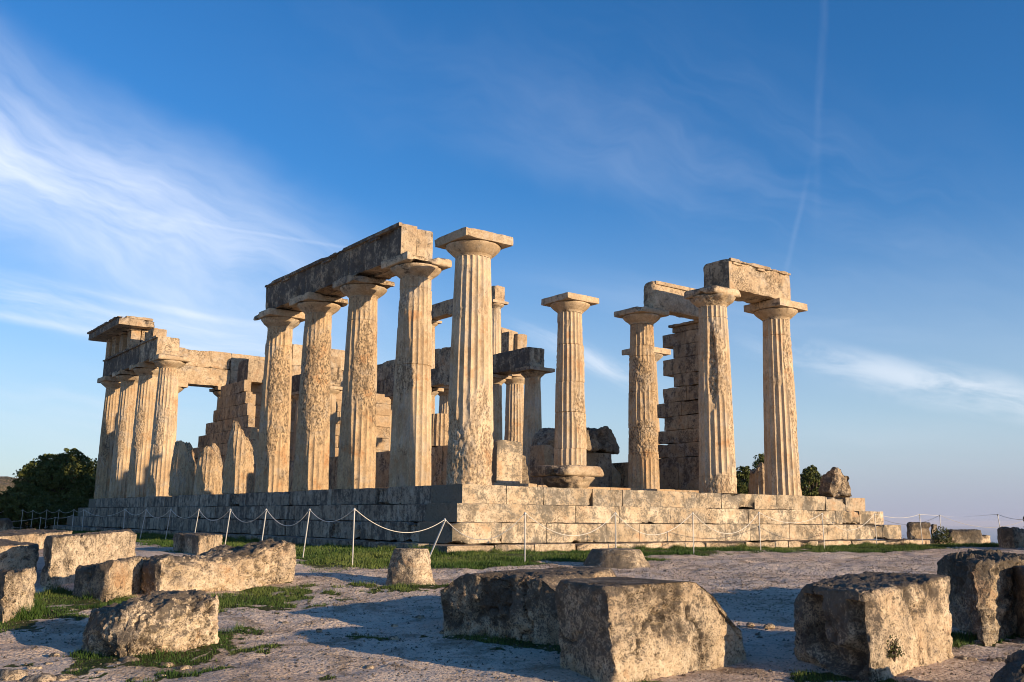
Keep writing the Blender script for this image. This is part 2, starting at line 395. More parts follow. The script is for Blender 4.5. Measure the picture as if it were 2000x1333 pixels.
def platform():
    root = thing('temple_platform', 'stepped limestone platform the ruined temple stands on', 'platform', (0, 0, -1.2))
    T = .33
    zs = [(0, -.38, 'stylobate'), (-.38, -.745, 'upper_step'), (-.745, -1.135, 'lower_step')]
    for i, (zt, zb, nm) in enumerate(zs):
        o = T*i; x0, x1, y0, y1 = -o, W_+o, -o, L_+o; dep = 1.15
        mf = Mesh(); md = Mesh()
        # front run (faces the sun), flank run, and the two hidden runs
        x = x0
        seg = []
        while x < x1-.1:
            l = random.uniform(.85, 1.65); nx_ = min(x+l, x1)
            if x1-nx_ < .5: nx_ = x1
            seg.append((x, nx_)); x = nx_
        for q, (a, b) in enumerate(seg):
            ch = .07 if random.random() < .2 else .012
            dz = random.uniform(-.012, 0) if q else 0
            dyo = random.uniform(0, .012)
            g_ = .008 if random.random() < .25 else .001
            mf.box(a+g_, b-g_, y0+dyo, y0+dep, zb+.001, zt+dz, res=.055, rnd=.006, amp=.007, fs=3.5, chip=ch, pit=.006)
            mf.box(a+.004, b-.004, y1-dep, y1, zb+.001, zt, res=.3, rnd=.015, amp=.006)
        y = y0+dep
        while y < y1-dep-.1:
            l = random.uniform(.9, 1.5); ny_ = min(y+l, y1-dep)
            if y1-dep-ny_ < .5: ny_ = y1-dep
            near = y < 16
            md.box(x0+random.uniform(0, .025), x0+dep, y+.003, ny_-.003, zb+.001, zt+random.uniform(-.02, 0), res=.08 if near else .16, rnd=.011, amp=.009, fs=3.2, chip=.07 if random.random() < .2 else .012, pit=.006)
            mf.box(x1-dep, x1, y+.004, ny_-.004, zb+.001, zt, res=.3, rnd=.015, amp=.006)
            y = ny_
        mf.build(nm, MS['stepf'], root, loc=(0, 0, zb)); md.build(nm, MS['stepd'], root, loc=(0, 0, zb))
    # foundation course
    m = Mesh(); md = Mesh(); x = -1.03
    while x < 15.2:
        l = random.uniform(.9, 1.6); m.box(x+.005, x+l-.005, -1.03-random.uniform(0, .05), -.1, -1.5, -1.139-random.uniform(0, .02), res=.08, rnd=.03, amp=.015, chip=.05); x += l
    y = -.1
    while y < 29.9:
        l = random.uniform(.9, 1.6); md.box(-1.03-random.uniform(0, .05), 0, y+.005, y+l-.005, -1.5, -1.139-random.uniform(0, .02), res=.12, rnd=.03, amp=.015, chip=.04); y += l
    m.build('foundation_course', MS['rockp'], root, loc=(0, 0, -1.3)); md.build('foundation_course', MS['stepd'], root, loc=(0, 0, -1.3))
    m = Mesh()
    for i in range(10):
        for j in range(22):
            m.box(1.15+i*1.147+.004, 1.15+(i+1)*1.147-.004, 1.15+j*1.205+.004, 1.15+(j+1)*1.205-.004, -.5, .0-random.uniform(0, .02), res=.6, rnd=.015, amp=.0)
    m.box(.3, 13.4, .3, 28.5, -1.4, -.55, res=3, rnd=0, amp=0)
    m.build('floor_paving', MS['wall'], root, loc=(0, 0, -.5))
    # raised threshold of the inner building
    m = Mesh(); y = 2.5
    while y < 26:
        m.box(2.6, 3.9, y+.004, y+1.3, -.02, .17, res=.2, rnd=.02, amp=.008); m.box(9.9, 11.2, y+.004, y+1.3, -.02, .17, res=.3, rnd=.02, amp=.008); y += 1.304
    x = 3.91
    while x < 9.9:
        m.box(x, min(x+1.2, 9.9)-.006, 2.5, 3.8, -.02, .15, res=.2, rnd=.02, amp=.008); x += 1.2
    m.build('inner_sill', MS['wall'], root, loc=(0, 0, .1))
platform()

def camang(x, y): return math.atan2(CAM[1]-y, CAM[0]-x)
def shaft_mesh(x, y, z0, h, r0, r1, dmg=(), joints=(), weather=.5, nt_=160, nz=80, cut=None, flutes=20, seed=0, jog=.0, loss=0.):
    """fluted tapered shaft; dmg: (screen-right angle deg, z, half width deg, half height, depth)"""
    zs = list(np.linspace(0, h, nz))
    for j in joints: zs = [q for q in zs if abs(q-j) > .02]+[j-.012, j-.004, j+.004, j+.012]
    zs = np.array(sorted(zs)); th = np.linspace(0, 2*math.pi, nt_, endpoint=False)
    TH, ZZ = np.meshgrid(th, zs)
    t = ZZ/h if cut is None else ZZ/4.8
    R = r0+(r1-r0)*t+.010*np.sin(np.pi*t)
    fr = (TH/(2*math.pi)*flutes) % 1; xx = np.abs(fr*2-1)
    fl = (1-xx**2)*.088*R
    P = np.stack([np.cos(TH)*R+x+seed, np.sin(TH)*R+y, ZZ+z0], -1).reshape(-1, 3); sh = TH.shape
    n1 = fbm(P, 2.2, 4).reshape(sh); n2 = fbm(P+9, 9, 4, .6).reshape(sh); n3 = vn(P*np.array([6, 6, 1.6])+3).reshape(sh)
    wear = np.zeros(sh); dep = np.zeros(sh); ca = camang(x, y)
    for (a, zc, da, dz, d) in dmg:
        dth = (TH-ca-math.radians(a)+math.pi) % (2*math.pi)-math.pi
        q = np.sqrt((dth/math.radians(da))**2+((ZZ-zc)/dz)**2)
        mm = sstep(1.12, .86, q+.28*n1+.05*n2); dep = dep+mm*d; wear = np.maximum(wear, mm)
    gw = sstep(.45-.75*weather, 1.0-.6*weather, n1+.35*n3)   # all-over weathering
    wear2 = np.maximum(wear, gw*.6)
    chipa = sstep(.35, .6, n3+.4*n2)*sstep(.6, 1, xx)*.018*(.35+1.2*weather)
    Rr = R-fl*(1-np.maximum(wear*.9, gw*.5))-chipa*(1-wear)-dep*(.85+.30*n2+.3*n1)-wear2*.014*(.5+n2)*(.5+weather)+.003*n1-wear2*.011*np.abs(fbm(P+4, 19, 3, .7).reshape(sh))
    jg = np.zeros((sh[0], 2))
    if joints:
        for j in joints:
            Rr = Rr-np.where(np.abs(ZZ-j) < .006, .014, 0)
        js = [0]+sorted(joints)+[h+1]
        for i in range(len(js)-1):
            m_ = (zs >= js[i]) & (zs < js[i+1]); o_ = np.random.RandomState(int(seed*7+i*13+x*5) % 999).uniform(-1, 1, 3)*jog
            jg[m_] = o_[:2]; Rr[m_] += o_[2]*.6
    Vx = x+jg[:, :1]+np.cos(TH)*Rr; Vy = y+jg[:, 1:]+np.sin(TH)*Rr; Vz = ZZ.copy()
    V = np.stack([Vx, Vy, Vz], -1).reshape(-1, 3); wr = wear2.reshape(-1)
    n, m_ = sh; I = np.arange(n*m_).reshape(n, m_)
    Q = np.stack([I[:-1], np.roll(I, -1, 1)[:-1], np.roll(I, -1, 1)[1:], I[1:]], -1).reshape(-1, 4)
    # cap rings
    ring = I[-1]; caps = []; base = len(V); prev = ring
    for k, f in enumerate((.85, .65, .42, .2, .03)):
        c = np.array([x, y]); p = V[ring].copy(); p[:, :2] = c+(p[:, :2]-c)*f
        idx = np.arange(m_)+base+k*m_; V = np.concatenate([V, p]); wr = np.concatenate([wr, np.full(m_, .8)])
        Q = np.concatenate([Q, np.stack([prev, np.roll(prev, -1), np.roll(idx, -1), idx], -1)]); prev = idx
    if cut is not None:
        s = (V[:, 0]-x)*RH[0]+(V[:, 1]-y)*RH[1]; f = (V[:, 0]-x)*FH[0]+(V[:, 1]-y)*FH[1]
        zc = cut(s, f)+.13*fbm(V*np.array([1, 1, .0])+seed, 4, 5, .6); over = V[:, 2] > zc
        V[:, 2] = np.minimum(V[:, 2], zc); wr = np.maximum(wr, over*1.)
        sh_ = sstep(-.9, .0, V[:, 2]-zc); q_ = 1-.13*sh_*(1+.7*fbm(V, 3, 3)); V[:, 0] = x+(V[:, 0]-x)*q_; V[:, 1] = y+(V[:, 1]-y)*q_
    V[:, 2] += z0
    return V, Q, wr
def capital(root, x, y, z, rn, re, half, ht=.27, ab=.20, mat='cap', dmg=0., mata=None, annul=True):
    prof = [(rn*.97, 0)]
    if annul: prof += [(rn*.97, .0), (rn*1.0, .012), (rn*1.0, .022), (rn*1.035, .026), (rn*1.035, .036), (rn*1.07, .04), (rn*1.07, .05), (rn*1.10, .055)]
    for t in np.linspace(.1, 1, 12):
        prof.append((rn*1.1+(re-rn*1.1)*(1-(1-t)**1.35), .055+(ht-.08)*t))
    prof.append((re*.985, ht-.008)); prof.append((re*.94, ht))
    n = 64; th = np.linspace(0, 2*math.pi, n, endpoint=False); V = []
    for r, zz in prof: V.append(np.stack([x+np.cos(th)*r, y+np.sin(th)*r, th*0+z+zz], 1))
    V = np.concatenate(V); k = len(prof); I = np.arange(k*n).reshape(k, n)
    Q = np.stack([I[:-1], np.roll(I, -1, 1)[:-1], np.roll(I, -1, 1)[1:], I[1:]], -1).reshape(-1, 4)
    nn = fbm(V, 3.3, 4); m = sstep(.1, .6, nn)*dmg
    rad = V[:, :2]-[x, y]; V[:, :2] = [x, y]+rad*(1-(m*.16)[:, None]+(.008+.05*dmg**3)*fbm(V, 7, 4)[:, None])
    cp = link('echinus' if root.name.startswith('fallen') else 'capital', V, Q, MS[mat], root, wear=np.clip(m*1.2, 0, 1), loc=(x, y, z), smooth='full')
    Vb, Fb, Wb = stone(boxc(x-half, x+half, y-half, y+half, z+ht, z+ht+ab), res=.05, rnd=.018+.05*dmg, amp=.006, chip=.03+.10*dmg, seed=int(x*10+y))
    if dmg > .7: Vb = facet(Vb, 4, 9, .25)
    link('abacus', Vb, Fb, MS[mata or mat], root if root.name.startswith('fallen') else cp, wear=Wb, loc=(x, y, z+ht))
ORD = ['first', 'second', 'third', 'fourth', 'fifth', 'sixth', 'seventh', 'eighth', 'ninth', 'tenth', 'eleventh', 'twelfth']
def column(x, y, label, group, z0=0., h=4.80, r0=.48, r1=.365, half=.62, re=.60, mat='shaft', cmat='cap', cd_=0., hi=True, name='temple_column', ab=.2, ech=.27, **k):
    root = thing(name, label, 'column', (x, y, z0), group)
    V, Q, wv = shaft_mesh(x, y, z0, h, r0, r1, nt_=200 if hi else 100, nz=150 if hi else 40, seed=round(x*3+y*1.7, 2), **k)
    link('shaft', V, Q, MS[mat], root, wear=wv, loc=(x, y, z0), smooth='full' if False else True)
    capital(root, x, y, z0+h, r1, re, half, mat=cmat, dmg=cd_, ab=ab, ht=ech)
    return root
def stump(x, y, label, group, cut, hmax, r0=.48, r1=.365, mat='shaftr', **k):
    root = thing('column_stump', label, 'column stump', (x, y, 0), group)
    V, Q, wv = shaft_mesh(x, y, 0, hmax, r0, r1, cut=cut, nt_=120, nz=60, seed=round(x+y, 2), **k)
    link('shaft', V, Q, MS[mat], root, wear=wv, loc=(x, y, 0))

# near flank, counted from the corner
GF = 'columns of the near long side'
column(fx[0], fy[0], 'tall free-standing corner column with a broken, rough lower third', GF, r0=.505, r1=.38, weather=.10,
       dmg=[(25, .2, 85, 1.45, .035), (-70, .4, 60, 1.15, .035), (35, 1.4, 30, .8, .02)], cd_=.1)
column(fx[0], fy[1], 'column under the near end of the long beam, next behind the corner column', GF, weather=.2,
       dmg=[(-35, 2.5, 40, .45, .01), (-60, 4.2, 30, .3, .02)], joints=(2.75, 4.55), cd_=.45, jog=.004)
column(fx[0], fy[2], 'pitted column carrying the long beam, third from the near corner', GF, mat='shaftr', weather=.30,
       dmg=[(15, 3.0, 45, 1.2, .016), (70, 2.0, 30, .5, .02)], joints=(4.2,), cd_=.2)
column(fx[0], fy[3], 'column with heavily pitted upper half, fourth from the near corner', GF, mat='shaftr', weather=.38,
       dmg=[(10, 2.9, 90, 1.5, .014)], cd_=.25)
column(fx[0], fy[4], 'flaking column under the far end of the long beam, fifth from the near corner', GF, mat='shaftr', weather=.30,
       dmg=[(0, 3.1, 40, 1.1, .016), (45, 2.6, 22, 1.5, .02), (-10, 1.4, 25, .5, .02)], joints=(4.25,), cd_=.4)
stump(fx[0], fy[5], 'tallest broken column stump, its peak leaning left', 'broken column stumps of the near long side',
      lambda s, f: 2.22-1.5*np.sqrt(np.maximum(s+.15, 0)**2+.006)-2.6*np.maximum(-s-.20, 0)-.25*f, 2.3, weather=.8)
stump(fx[0], fy[6], 'rounded broken column stump standing between the other two', 'broken column stumps of the near long side',
      lambda s, f: 1.62-2.6*np.maximum(s-.05, 0)**1.4-.9*np.maximum(-s-.05, 0)+.1*f, 1.75, weather=.8)
stump(fx[0], fy[7], 'broken column stump sloping down to the right, farthest from the corner', 'broken column stumps of the near long side',
      lambda s, f: 1.86-2.3*np.maximum(s-.02, 0)**1.2-.1*np.maximum(-s, 0)+.1*f, 1.95, weather=.8)
for j, l in ((8, 'column at the near end of the far cornered beam'), (9, 'second of the four standing columns at the far end of the long side'),
             (10, 'third of the four standing columns at the far end of the long side'), (11, 'far corner column at the left edge of the temple')):
    column(fx[0], fy[j], l, GF, mat='shaft' if j != 11 else 'shaftr', weather=.35, cd_=.45 if j == 8 else .15, hi=(j < 10), dmg=[(-30, 2.5, 30, 1.0, .012)])
# short front
column(fx[3], fy[0], 'front column with a deep rough scar down its upper half', 'columns of the short front', weather=.12,
       dmg=[(-8, 3.25, 17, 1.15, .10), (15, 3.5, 35, 1.0, .016), (20, .1, 70, .35, .03), (70, 1.6, 22, 1.3, .03)], cd_=.9, joints=(.42, 4.5), half=.53)
column(fx[4], fy[0], 'rightmost full-height front column, cracked along its right side', 'columns of the short front', weather=.12,
       dmg=[(62, 3.0, 24, 1.9, .028), (75, 1.0, 18, 1.2, .02), (35, 3.9, 10, .6, .015)], cd_=.15, joints=(4.35,))
# inner porch
column(5.60, 3.25, 'slender column of stacked drums behind the fallen capital', 'slender porch columns', z0=.12, h=4.62, r0=.43, r1=.335, half=.56, re=.54, weather=.30,
       joints=(1.0, 1.95, 2.75, 3.75), jog=.012, dmg=[(50, 1.9, 35, .6, .012)], ech=.25, ab=.17, cd_=.15)
column(8.17, 3.15, 'slender column of stacked drums carrying the left end of the porch beam', 'slender porch columns', z0=.12, h=4.62, r0=.43, r1=.335, half=.56, re=.54, weather=.55,
       mat='shaftr', joints=(1.0, 1.7, 2.7, 3.7, 4.0), jog=.012, dmg=[(0, 1.4, 90, .5, .015), (0, 3.2, 60, .4, .015)], ech=.25, ab=.17, cd_=.5)
# inner hall: rows of small columns
HI = 'small lower columns inside the hall'
for i, y in enumerate((8.4, 10.53, 12.65, 14.78, 16.9)):
    column(8.4, y, ('dark small column at the open end of the inner beam' if i == 0 else '%s small column of the long inner row, counted from its open end' % ORD[i]), HI,
           z0=0, h=3.82, r0=.33, r1=.265, half=.43 if i else .52, re=.41, weather=.1, hi=(i < 2), flutes=16, name='inner_column', ech=.2, ab=.12, mat='shaft', cmat='archd' if i == 0 else 'cap')
column(5.35, 16.9, 'lone small column under the notched block in the left hall', HI, h=3.82, r0=.33, r1=.265, half=.43, re=.41, weather=.1, hi=False, flutes=16, name='inner_column', ech=.2, ab=.12)
column(5.35, 19.2, 'small column hidden behind the lone one in the left hall', HI, h=3.82, r0=.33, r1=.265, half=.43, re=.41, weather=.1, hi=False, flutes=16, name='inner_column', ech=.2, ab=.12)
for i, y in enumerate((10.53, 12.65, 14.78)):
    column(8.4, y, '%s small column of the upper storey, standing on the inner beam' % ORD[i], 'small upper-storey columns', z0=4.84, h=1.65, r0=.235, r1=.20, half=.34, re=.32,
           weather=.1, hi=False, flutes=16, name='upper_column', ech=.16, ab=.10)
# far long side
GB = 'columns of the far long side'
for j in (3, 6, 7, 8, 9, 10):
    column(fx[5], fy[j], 'single column standing alone on the far side, seen past the porch' if j == 3 else '%s far-side column, seen through the hall' % ORD[j], GB, weather=.2, hi=(j < 7), cd_=.1)
stump(fx[5], fy[1]+.2, 'low broken stump behind the rightmost full-height column', GB, lambda s, f: 1.0-.5*np.abs(s)+0*f, 1.1, weather=.9)
for k in (1, 2, 3, 4, 5):
    column(fx[k], fy[11], ('corner column of the rear row where it meets the far side' if k == 5 else '%s column of the rear row, counted from the left corner' % ORD[k]), 'columns of the rear row', weather=.2, hi=False, cd_=.1)
for x in (5.6, 8.17):
    column(x, 25.4, '%s column of the rear porch' % ('left' if x < 6 else 'right'), 'rear porch columns', z0=.12, h=4.62, r0=.43, r1=.335, half=.56, re=.54, weather=.3, hi=False, ech=.25, ab=.17)

# ---------------------------------------------------------------- beams
def beam(name, label, cat, corners, mat, group=None, taenia=None, res=.07, rnd=.025, amp=.010, chip=.03, pit=.006, carve=None, seed=1, fs=3.):
    """one block; taenia: list of (x0,x1,y0,y1,z0,z1) trims"""
    c = np.array(corners, float); loc = c[:4].mean(0)
    V, Fc, Wv = stone(corners, res=res, rnd=rnd, amp=amp, chip=chip, pit=pit, carve=carve, seed=seed, fs=fs)
    V = facet(V, 3, seed+3, .07 if name not in ('broken_lump', 'fallen_block') else .3)
    if taenia:
        root = thing(name, label, cat, loc, group)
        link('block', V, Fc, MS[mat], root, wear=Wv, loc=loc)
        for (nm, bx) in taenia:
            V, Fc, Wv = stone(boxc(*bx), res=.06, rnd=.012, amp=.006, chip=.035, seed=seed+3)
            link(nm, V, Fc, MS[mat], root, wear=Wv, loc=((bx[0]+bx[1])/2, (bx[2]+bx[3])/2, bx[4]))
        return root
    o = link(name, V, Fc, MS[mat], wear=Wv, loc=loc)
    return tag(o, label, cat, group)
GA = 'beam blocks on the columns'
# near flank beam, three spans
for i, (a, b) in enumerate(((2.86, 5.45), (5.462, 8.0), (8.012, 10.72))):
    zt = 6.10
    tr = [('top_band', (.035, .12, a+.0, b-.0, zt-.085, zt+.004))]
    for q in np.arange(math.ceil((a-.3)/1.28)*1.28+.29-.25, b-.3, 1.28):
        if q > a: tr.append(('peg_strip', (.055, .12, q, min(q+.5, b-.02), zt-.15, zt-.087)))
    beam('architrave', ['thick end block of the long near beam, its pale square end facing front', 'middle block of the long near beam', 'far block of the long near beam, over the fifth column'][i],
         'architrave', boxc(.10, .545, a, b, 5.272, zt), 'archd', GA, tr, seed=i+1, chip=.05)
    beam('architrave', ['inner slab behind the pale end of the long near beam', 'inner slab behind the middle of the long near beam', 'inner slab behind the far block of the long near beam'][i],
         'architrave', boxc(.552, 1.0, a+.03, b, 5.272, zt-.04), 'arch', GA, seed=i+5, chip=.03)
# far part of the near flank
for i, (a, b) in enumerate(((21.05, 23.37), (23.38, 25.93), (25.94, 28.72))):
    beam('architrave', ['orange-stained end block of the far cornered beam', 'middle block of the far cornered beam', 'corner block of the far cornered beam, under the frieze'][i],
         'architrave', boxc(.10, .99, a, b, 5.272, 6.10), 'archd' if i else 'arch', GA, [('top_band', (.035, .12, a, b, 6.02, 6.104))], seed=i+11, res=.09, chip=.03)
fr = thing('frieze', 'frieze of upright pillars with open slots on the far left corner', 'frieze', (.4, 27, 6.11))
mm = Mesh(); mm.box(.55, .95, 24.9, 28.70, 6.108, 7.0, res=.15, rnd=.02, amp=.01, chip=.03); mm.build('backing', MS['wall'], fr, loc=(.7, 27, 6.1))
for q in (24.9, 26.08, 27.2, 28.18):
    mm = Mesh()
    for e in (0, .18, .36): mm.box(.14+(.0 if e else .0), .545, q+e+.012, q+e+.165, 6.108, 6.90, res=.09, rnd=.03, amp=.006, tone=.4)
    mm.box(.11, .545, q, q+.53, 6.902, 7.0, res=.1, rnd=.01, amp=.004, tone=.4)
    mm.build('triglyph', MS['wall'], fr, loc=(.3, q, 6.1))
cg = thing('cornice', 'projecting cornice slab crowning the far left corner', 'cornice', (.1, 26.8, 7.0))
mm = Mesh(); mm.box(-.50, .98, 24.45, 28.2, 7.004, 7.30, res=.09, rnd=.03, amp=.012, chip=.05); mm.box(-.50, .98, 28.21, 29.35, 7.004, 7.28, res=.09, rnd=.03, amp=.012, chip=.05)
mm.build('slab', MS['archd'], cg, loc=(.1, 26.8, 7.0))
mm = Mesh(); mm.box(-.56, -.30, 24.5, 29.4, 7.30, 7.37, res=.08, rnd=.02, amp=.02, chip=.04); mm.box(-.2, .9, 24.5, 26.6, 7.302, 7.42, res=.1, rnd=.03, amp=.03, chip=.05); mm.build('upper_lip', MS['archd'], cg, loc=(.1, 26.8, 7.3))
beam('frieze_block', 'rough backing block on the cornered beam beside the frieze', 'stone block', boxc(.45, 1.0, 22.9, 24.1, 6.105, 6.72), 'wall', None, seed=4, chip=.08, rnd=.06, amp=.03)
# rear row: two courses
for k in range(5):
    a, b = fx[k]+(.45 if k == 0 else 0), fx[k+1]+(0 if k < 4 else .4)
    lab = ORD[k]
    beam('architrave', '%s span of the rear beam, lower course, counted from the left' % lab, 'architrave', boxc(a+.004, b-.004, 27.82, 28.70, 5.272, 6.10), 'arch', 'beam blocks of the rear row', seed=20+k, res=.1, chip=.03)
    beam('frieze_block', '%s block of the rear beam, upper course, counted from the left' % lab, 'stone block', boxc(a+.004+(.25 if k == 0 else 0), b-.004, 27.86, 28.68, 6.104, 6.92-.0), 'arch', 'upper blocks of the rear row', seed=30+k, res=.08, chip=.06, rnd=.03)
# far long side
for j in range(6, 11):
    a, b = fy[j]-(.35 if j == 6 else 0), fy[j+1]-(0 if j < 10 else .5)
    beam('architrave', '%s span of the far-side beam, lower course' % ORD[j-6], 'architrave', boxc(12.78, 13.66, a, b-.006, 5.272, 6.10), 'arch', 'beam blocks of the far side', seed=40+j, res=.12, chip=.04)
    beam('frieze_block', '%s block of the far-side beam, upper course' % ORD[j-6], 'stone block', boxc(12.80, 13.2, a+(.25 if j == 6 else .0), b-.006, 6.104, 7.05), 'arch', 'upper blocks of the far side', seed=50+j, res=.12, chip=.08, rnd=.05)
beam('frieze_pillar', 'pale upright pillar at the broken end of the far-side frieze', 'stone block', boxc(13.1, 13.62, 15.38, 15.9, 6.105, 6.95), 'wall', None, seed=61, res=.09)
beam('frieze_pillar', 'pale frieze panel beside the upright pillar on the far side', 'stone block', boxc(12.9, 13.3, 16.3, 16.75, 6.105, 7.0), 'wall', None, seed=62, res=.09)
beam('cornice', 'tilted cornice fragment on the far-side frieze', 'cornice', [(12.75, 16.0, 7.0), (13.6, 16.0, 7.0), (13.6, 17.3, 7.05), (12.75, 17.3, 7.05), (12.75, 16.1, 7.3), (13.6, 16.0, 7.15), (13.6, 17.3, 7.3), (12.75, 17.3, 7.5)], 'wall', None, seed=63, res=.09)
beam('wall_block', 'tall pale block rising behind the far-side frieze', 'stone block', boxc(12.55, 13.2, 17.5, 18.8, 6.9, 7.75), 'wall', None, seed=64, res=.1, chip=.06)
# front beam between the two right columns, porch beam
beam('architrave', 'large block bridging the scarred column and the rightmost full column', 'architrave', boxc(8.36, 10.93, .10, .99, 5.274, 6.10), 'arch', GA,
     [('top_band', (8.38, 10.93, .045, .12, 6.015, 6.104)), ('peg_strip', (9.3, 9.8, .06, .12, 5.95, 6.012)), ('peg_strip', (8.5, 8.9, .06, .12, 5.95, 6.012))], seed=71, res=.055, chip=.03)
beam('architrave', 'eroded block joining the porch column to the stepped wall', 'architrave', boxc(8.22, 10.55, 2.72, 3.12, 5.165, 5.98), 'arch', GA, [('top_band', (8.3, 10.5, 2.67, 2.74, 5.88, 5.985))], seed=72, res=.055, chip=.05, rnd=.05, amp=.02)
# inner beams
def ugroove(cx_=.5, w_=.2, t=.06, top=1.0, bot=.35, depth=.06):
    def f(U):
        a, z = U[:, 0], U[:, 2]; on = (U[:, 1] < .001)
        d = np.where(z > bot+w_, np.abs(np.abs(a-cx_)-w_), np.abs(np.hypot(a-cx_, z-bot-w_)-w_))
        return on*sstep(t, t*.4, d)*depth
    return f
beam('architrave', 'dark inner beam block with a U-shaped lifting groove in its end', 'architrave', boxc(8.10, 8.78, 8.2, 12.65, 4.145, 4.83), 'archd', GA, seed=81, res=.05, chip=.03, rnd=.05, carve=ugroove(.55, .17, .08, bot=.3, depth=.07))
beam('architrave', 'rear block of the long inner beam', 'architrave', boxc(8.12, 8.70, 12.66, 17.2, 4.145, 4.82), 'arch', GA, seed=82, res=.1)
beam('architrave', 'thin beam of the upper storey, high behind the corner column', 'architrave', boxc(8.18, 8.62, 10.25, 12.64, 6.755, 7.28), 'wall', GA, seed=83, res=.1, chip=.0)
beam('architrave', 'rear piece of the thin upper-storey beam', 'architrave', boxc(8.18, 8.62, 12.65, 15.0, 6.755, 7.28), 'wall', GA, seed=84, res=.1, chip=.0)
beam('architrave', 'left inner beam block with a U-shaped groove facing front', 'architrave', boxc(5.02, 5.68, 16.55, 20.5, 4.145, 4.85), 'archd', GA, seed=85, res=.06, carve=ugroove(.5, .2, .08, bot=.3, depth=.07))
beam('wall_block', 'grey block lying on the left inner beam', 'stone block', boxc(5.0, 5.7, 16.7, 18.2, 4.855, 5.3), 'arch', None, seed=86, res=.08, chip=.06)
for i, (a, b) in enumerate(((6.35, 7.4), (7.41, 8.9), (8.91, 10.7))):
    beam('architrave', '%s block of the two-course beam on the rear porch' % ORD[i], 'architrave', boxc(a, b, 25.0, 25.8, 5.17, 6.2), 'arch', GA, seed=90+i, res=.12)
    beam('frieze_block', '%s upper block of the two-course beam on the rear porch' % ORD[i], 'stone block', boxc(a, b-.01, 25.04, 25.76, 6.205, 7.18), 'arch', 'upper blocks of the rear porch', seed=95+i, res=.12)

# ---------------------------------------------------------------- inner walls
def wall_run(name, label, runs, mat, loc, res=.12, group=None):
    """runs: boxes (x0,x1,y0,y1,z0,z1) each split into ashlars along its longer side"""
    m = Mesh()
    for (x0, x1, y0, y1, z0, z1, *ln) in runs:
        ln = ln[0] if ln else 1.2; along_y = (y1-y0) > (x1-x0); L = (y1-y0) if along_y else (x1-x0)
        n = max(1, int(round(L/ln))); cuts = [0]+[(i+random.uniform(-.15, .15))/n*L for i in range(1, n)]+[L]
        for a, b in zip(cuts[:-1], cuts[1:]):
            e = random.uniform(0, .015)
            if along_y: m.box(x0+e, x1-e, y0+a+.003, y0+b-.003, z0+.002, z1-.002, res=res, rnd=.015, amp=.008, chip=.03 if random.random() < .3 else .01)
            else: m.box(x0+a+.003, x0+b-.003, y0+e, y1-e, z0+.002, z1-.002, res=res, rnd=.015, amp=.008, chip=.03 if random.random() < .3 else .01)
    return tag(m.build(name, MS[mat], None, loc=loc), label, 'wall', group)
CH = .49
wall_run('orthostate_wall', 'low dark wall of upright slabs behind the near columns', [(2.98, 3.68, 3.9, 19.2, .17, 1.2, 1.3)], 'wall', (3.3, 11, .17), res=.1)
beam('wall_end_block', 'big square pale block standing behind the corner column', 'stone block', boxc(2.83, 3.62, 2.72, 3.75, .16, 1.21), 'stepf', None, seed=101, res=.045, rnd=.04, chip=.03, amp=.012)
runs = []
z = 1.2; i = 0
near_y = [18.4, 18.6, 18.9, 19.2, 19.35, 19.6, 19.8]
far_y = [26.2, 25.0, 24.2, 23.4, 22.6, 22.1, 22.0]
runs.append((3.0, 3.68, 19.2, 27.0, .17, 1.2, 1.3))
while i < 7:
    runs.append((3.0, 3.30, near_y[i]-.35, far_y[i], z, z+CH-.02, .95)); runs.append((3.31, 3.62, near_y[i]+random.uniform(-.1, .5), far_y[i]-.2, z, z+CH-.02-random.uniform(0, .03), 1.15)); z += CH-.02; i += 1
wall_run('stepped_wall', 'stair-like broken wall rising between the stumps and the standing columns', runs, 'wall', (3.3, 22, .17), res=.09)
beam('wall_block', 'dark upright block on top of the stair-like broken wall', 'stone block', boxc(3.3, 4.1, 19.9, 21.0, 4.49, 5.4), 'archd', None, seed=111, res=.08)
wall_run('cross_wall', 'inner cross wall glowing orange behind the hall', [(3.7, 10.1, 20.5, 21.05, .17+k*.5, .67+k*.5, 1.3) for k in range(8)]+[(3.7, 10.1, 20.5, 21.05, 4.17, 4.6, 1.8)], 'wall', (7, 20.7, .17), res=.2)
# right-hand anta with toothed rear edge
runs = []; z = .17
yb = [5.2, 4.72, 4.68, 4.32, 4.68, 4.28, 4.25, 4.62, 4.60, 4.18]
hs_ = [1.05, .43, .47, .43, .48, .43, .5, .43, .38, .36]
yb = [4.95, 4.70, 4.95, 4.35, 4.70, 4.30, 4.02, 4.42, 4.05, 4.42, 4.05, 4.05]
hs_ = [.95, .45, .30, .36, .44, .38, .35, .36, .36, .37, .33, .28]
yb = [4.90, 4.72, 4.70, 4.43, 4.72, 4.46, 4.0, 4.43, 4.0, 4.43, 4.02]
hs_ = [.98, .42, .40, .41, .43, .44, .39, .48, .39, .39, .17]
for k_, (yy, hh) in enumerate(zip(yb, hs_)):
    runs.append((10.32, 11.12, 2.72, yy, z, z+hh, .95)); z += hh
z_anta = z
wall_run('porch_wall', 'tall narrow wall with toothed rear edge behind the scarred front column', runs, 'wall', (10.7, 3.4, .17), res=.06)
beam('capstone', 'flat capstone on the toothed wall under the porch beam', 'stone block', boxc(10.22, 11.2, 2.64, 4.1, z_anta+.003, 5.16), 'wall', None, seed=121, res=.08)
wall_run('low_wall', 'low remains of the right hall wall', [(10.35, 11.05, 5.6, 20.4, .17, 1.1, 1.4)], 'wall', (10.7, 13, .17), res=.2)
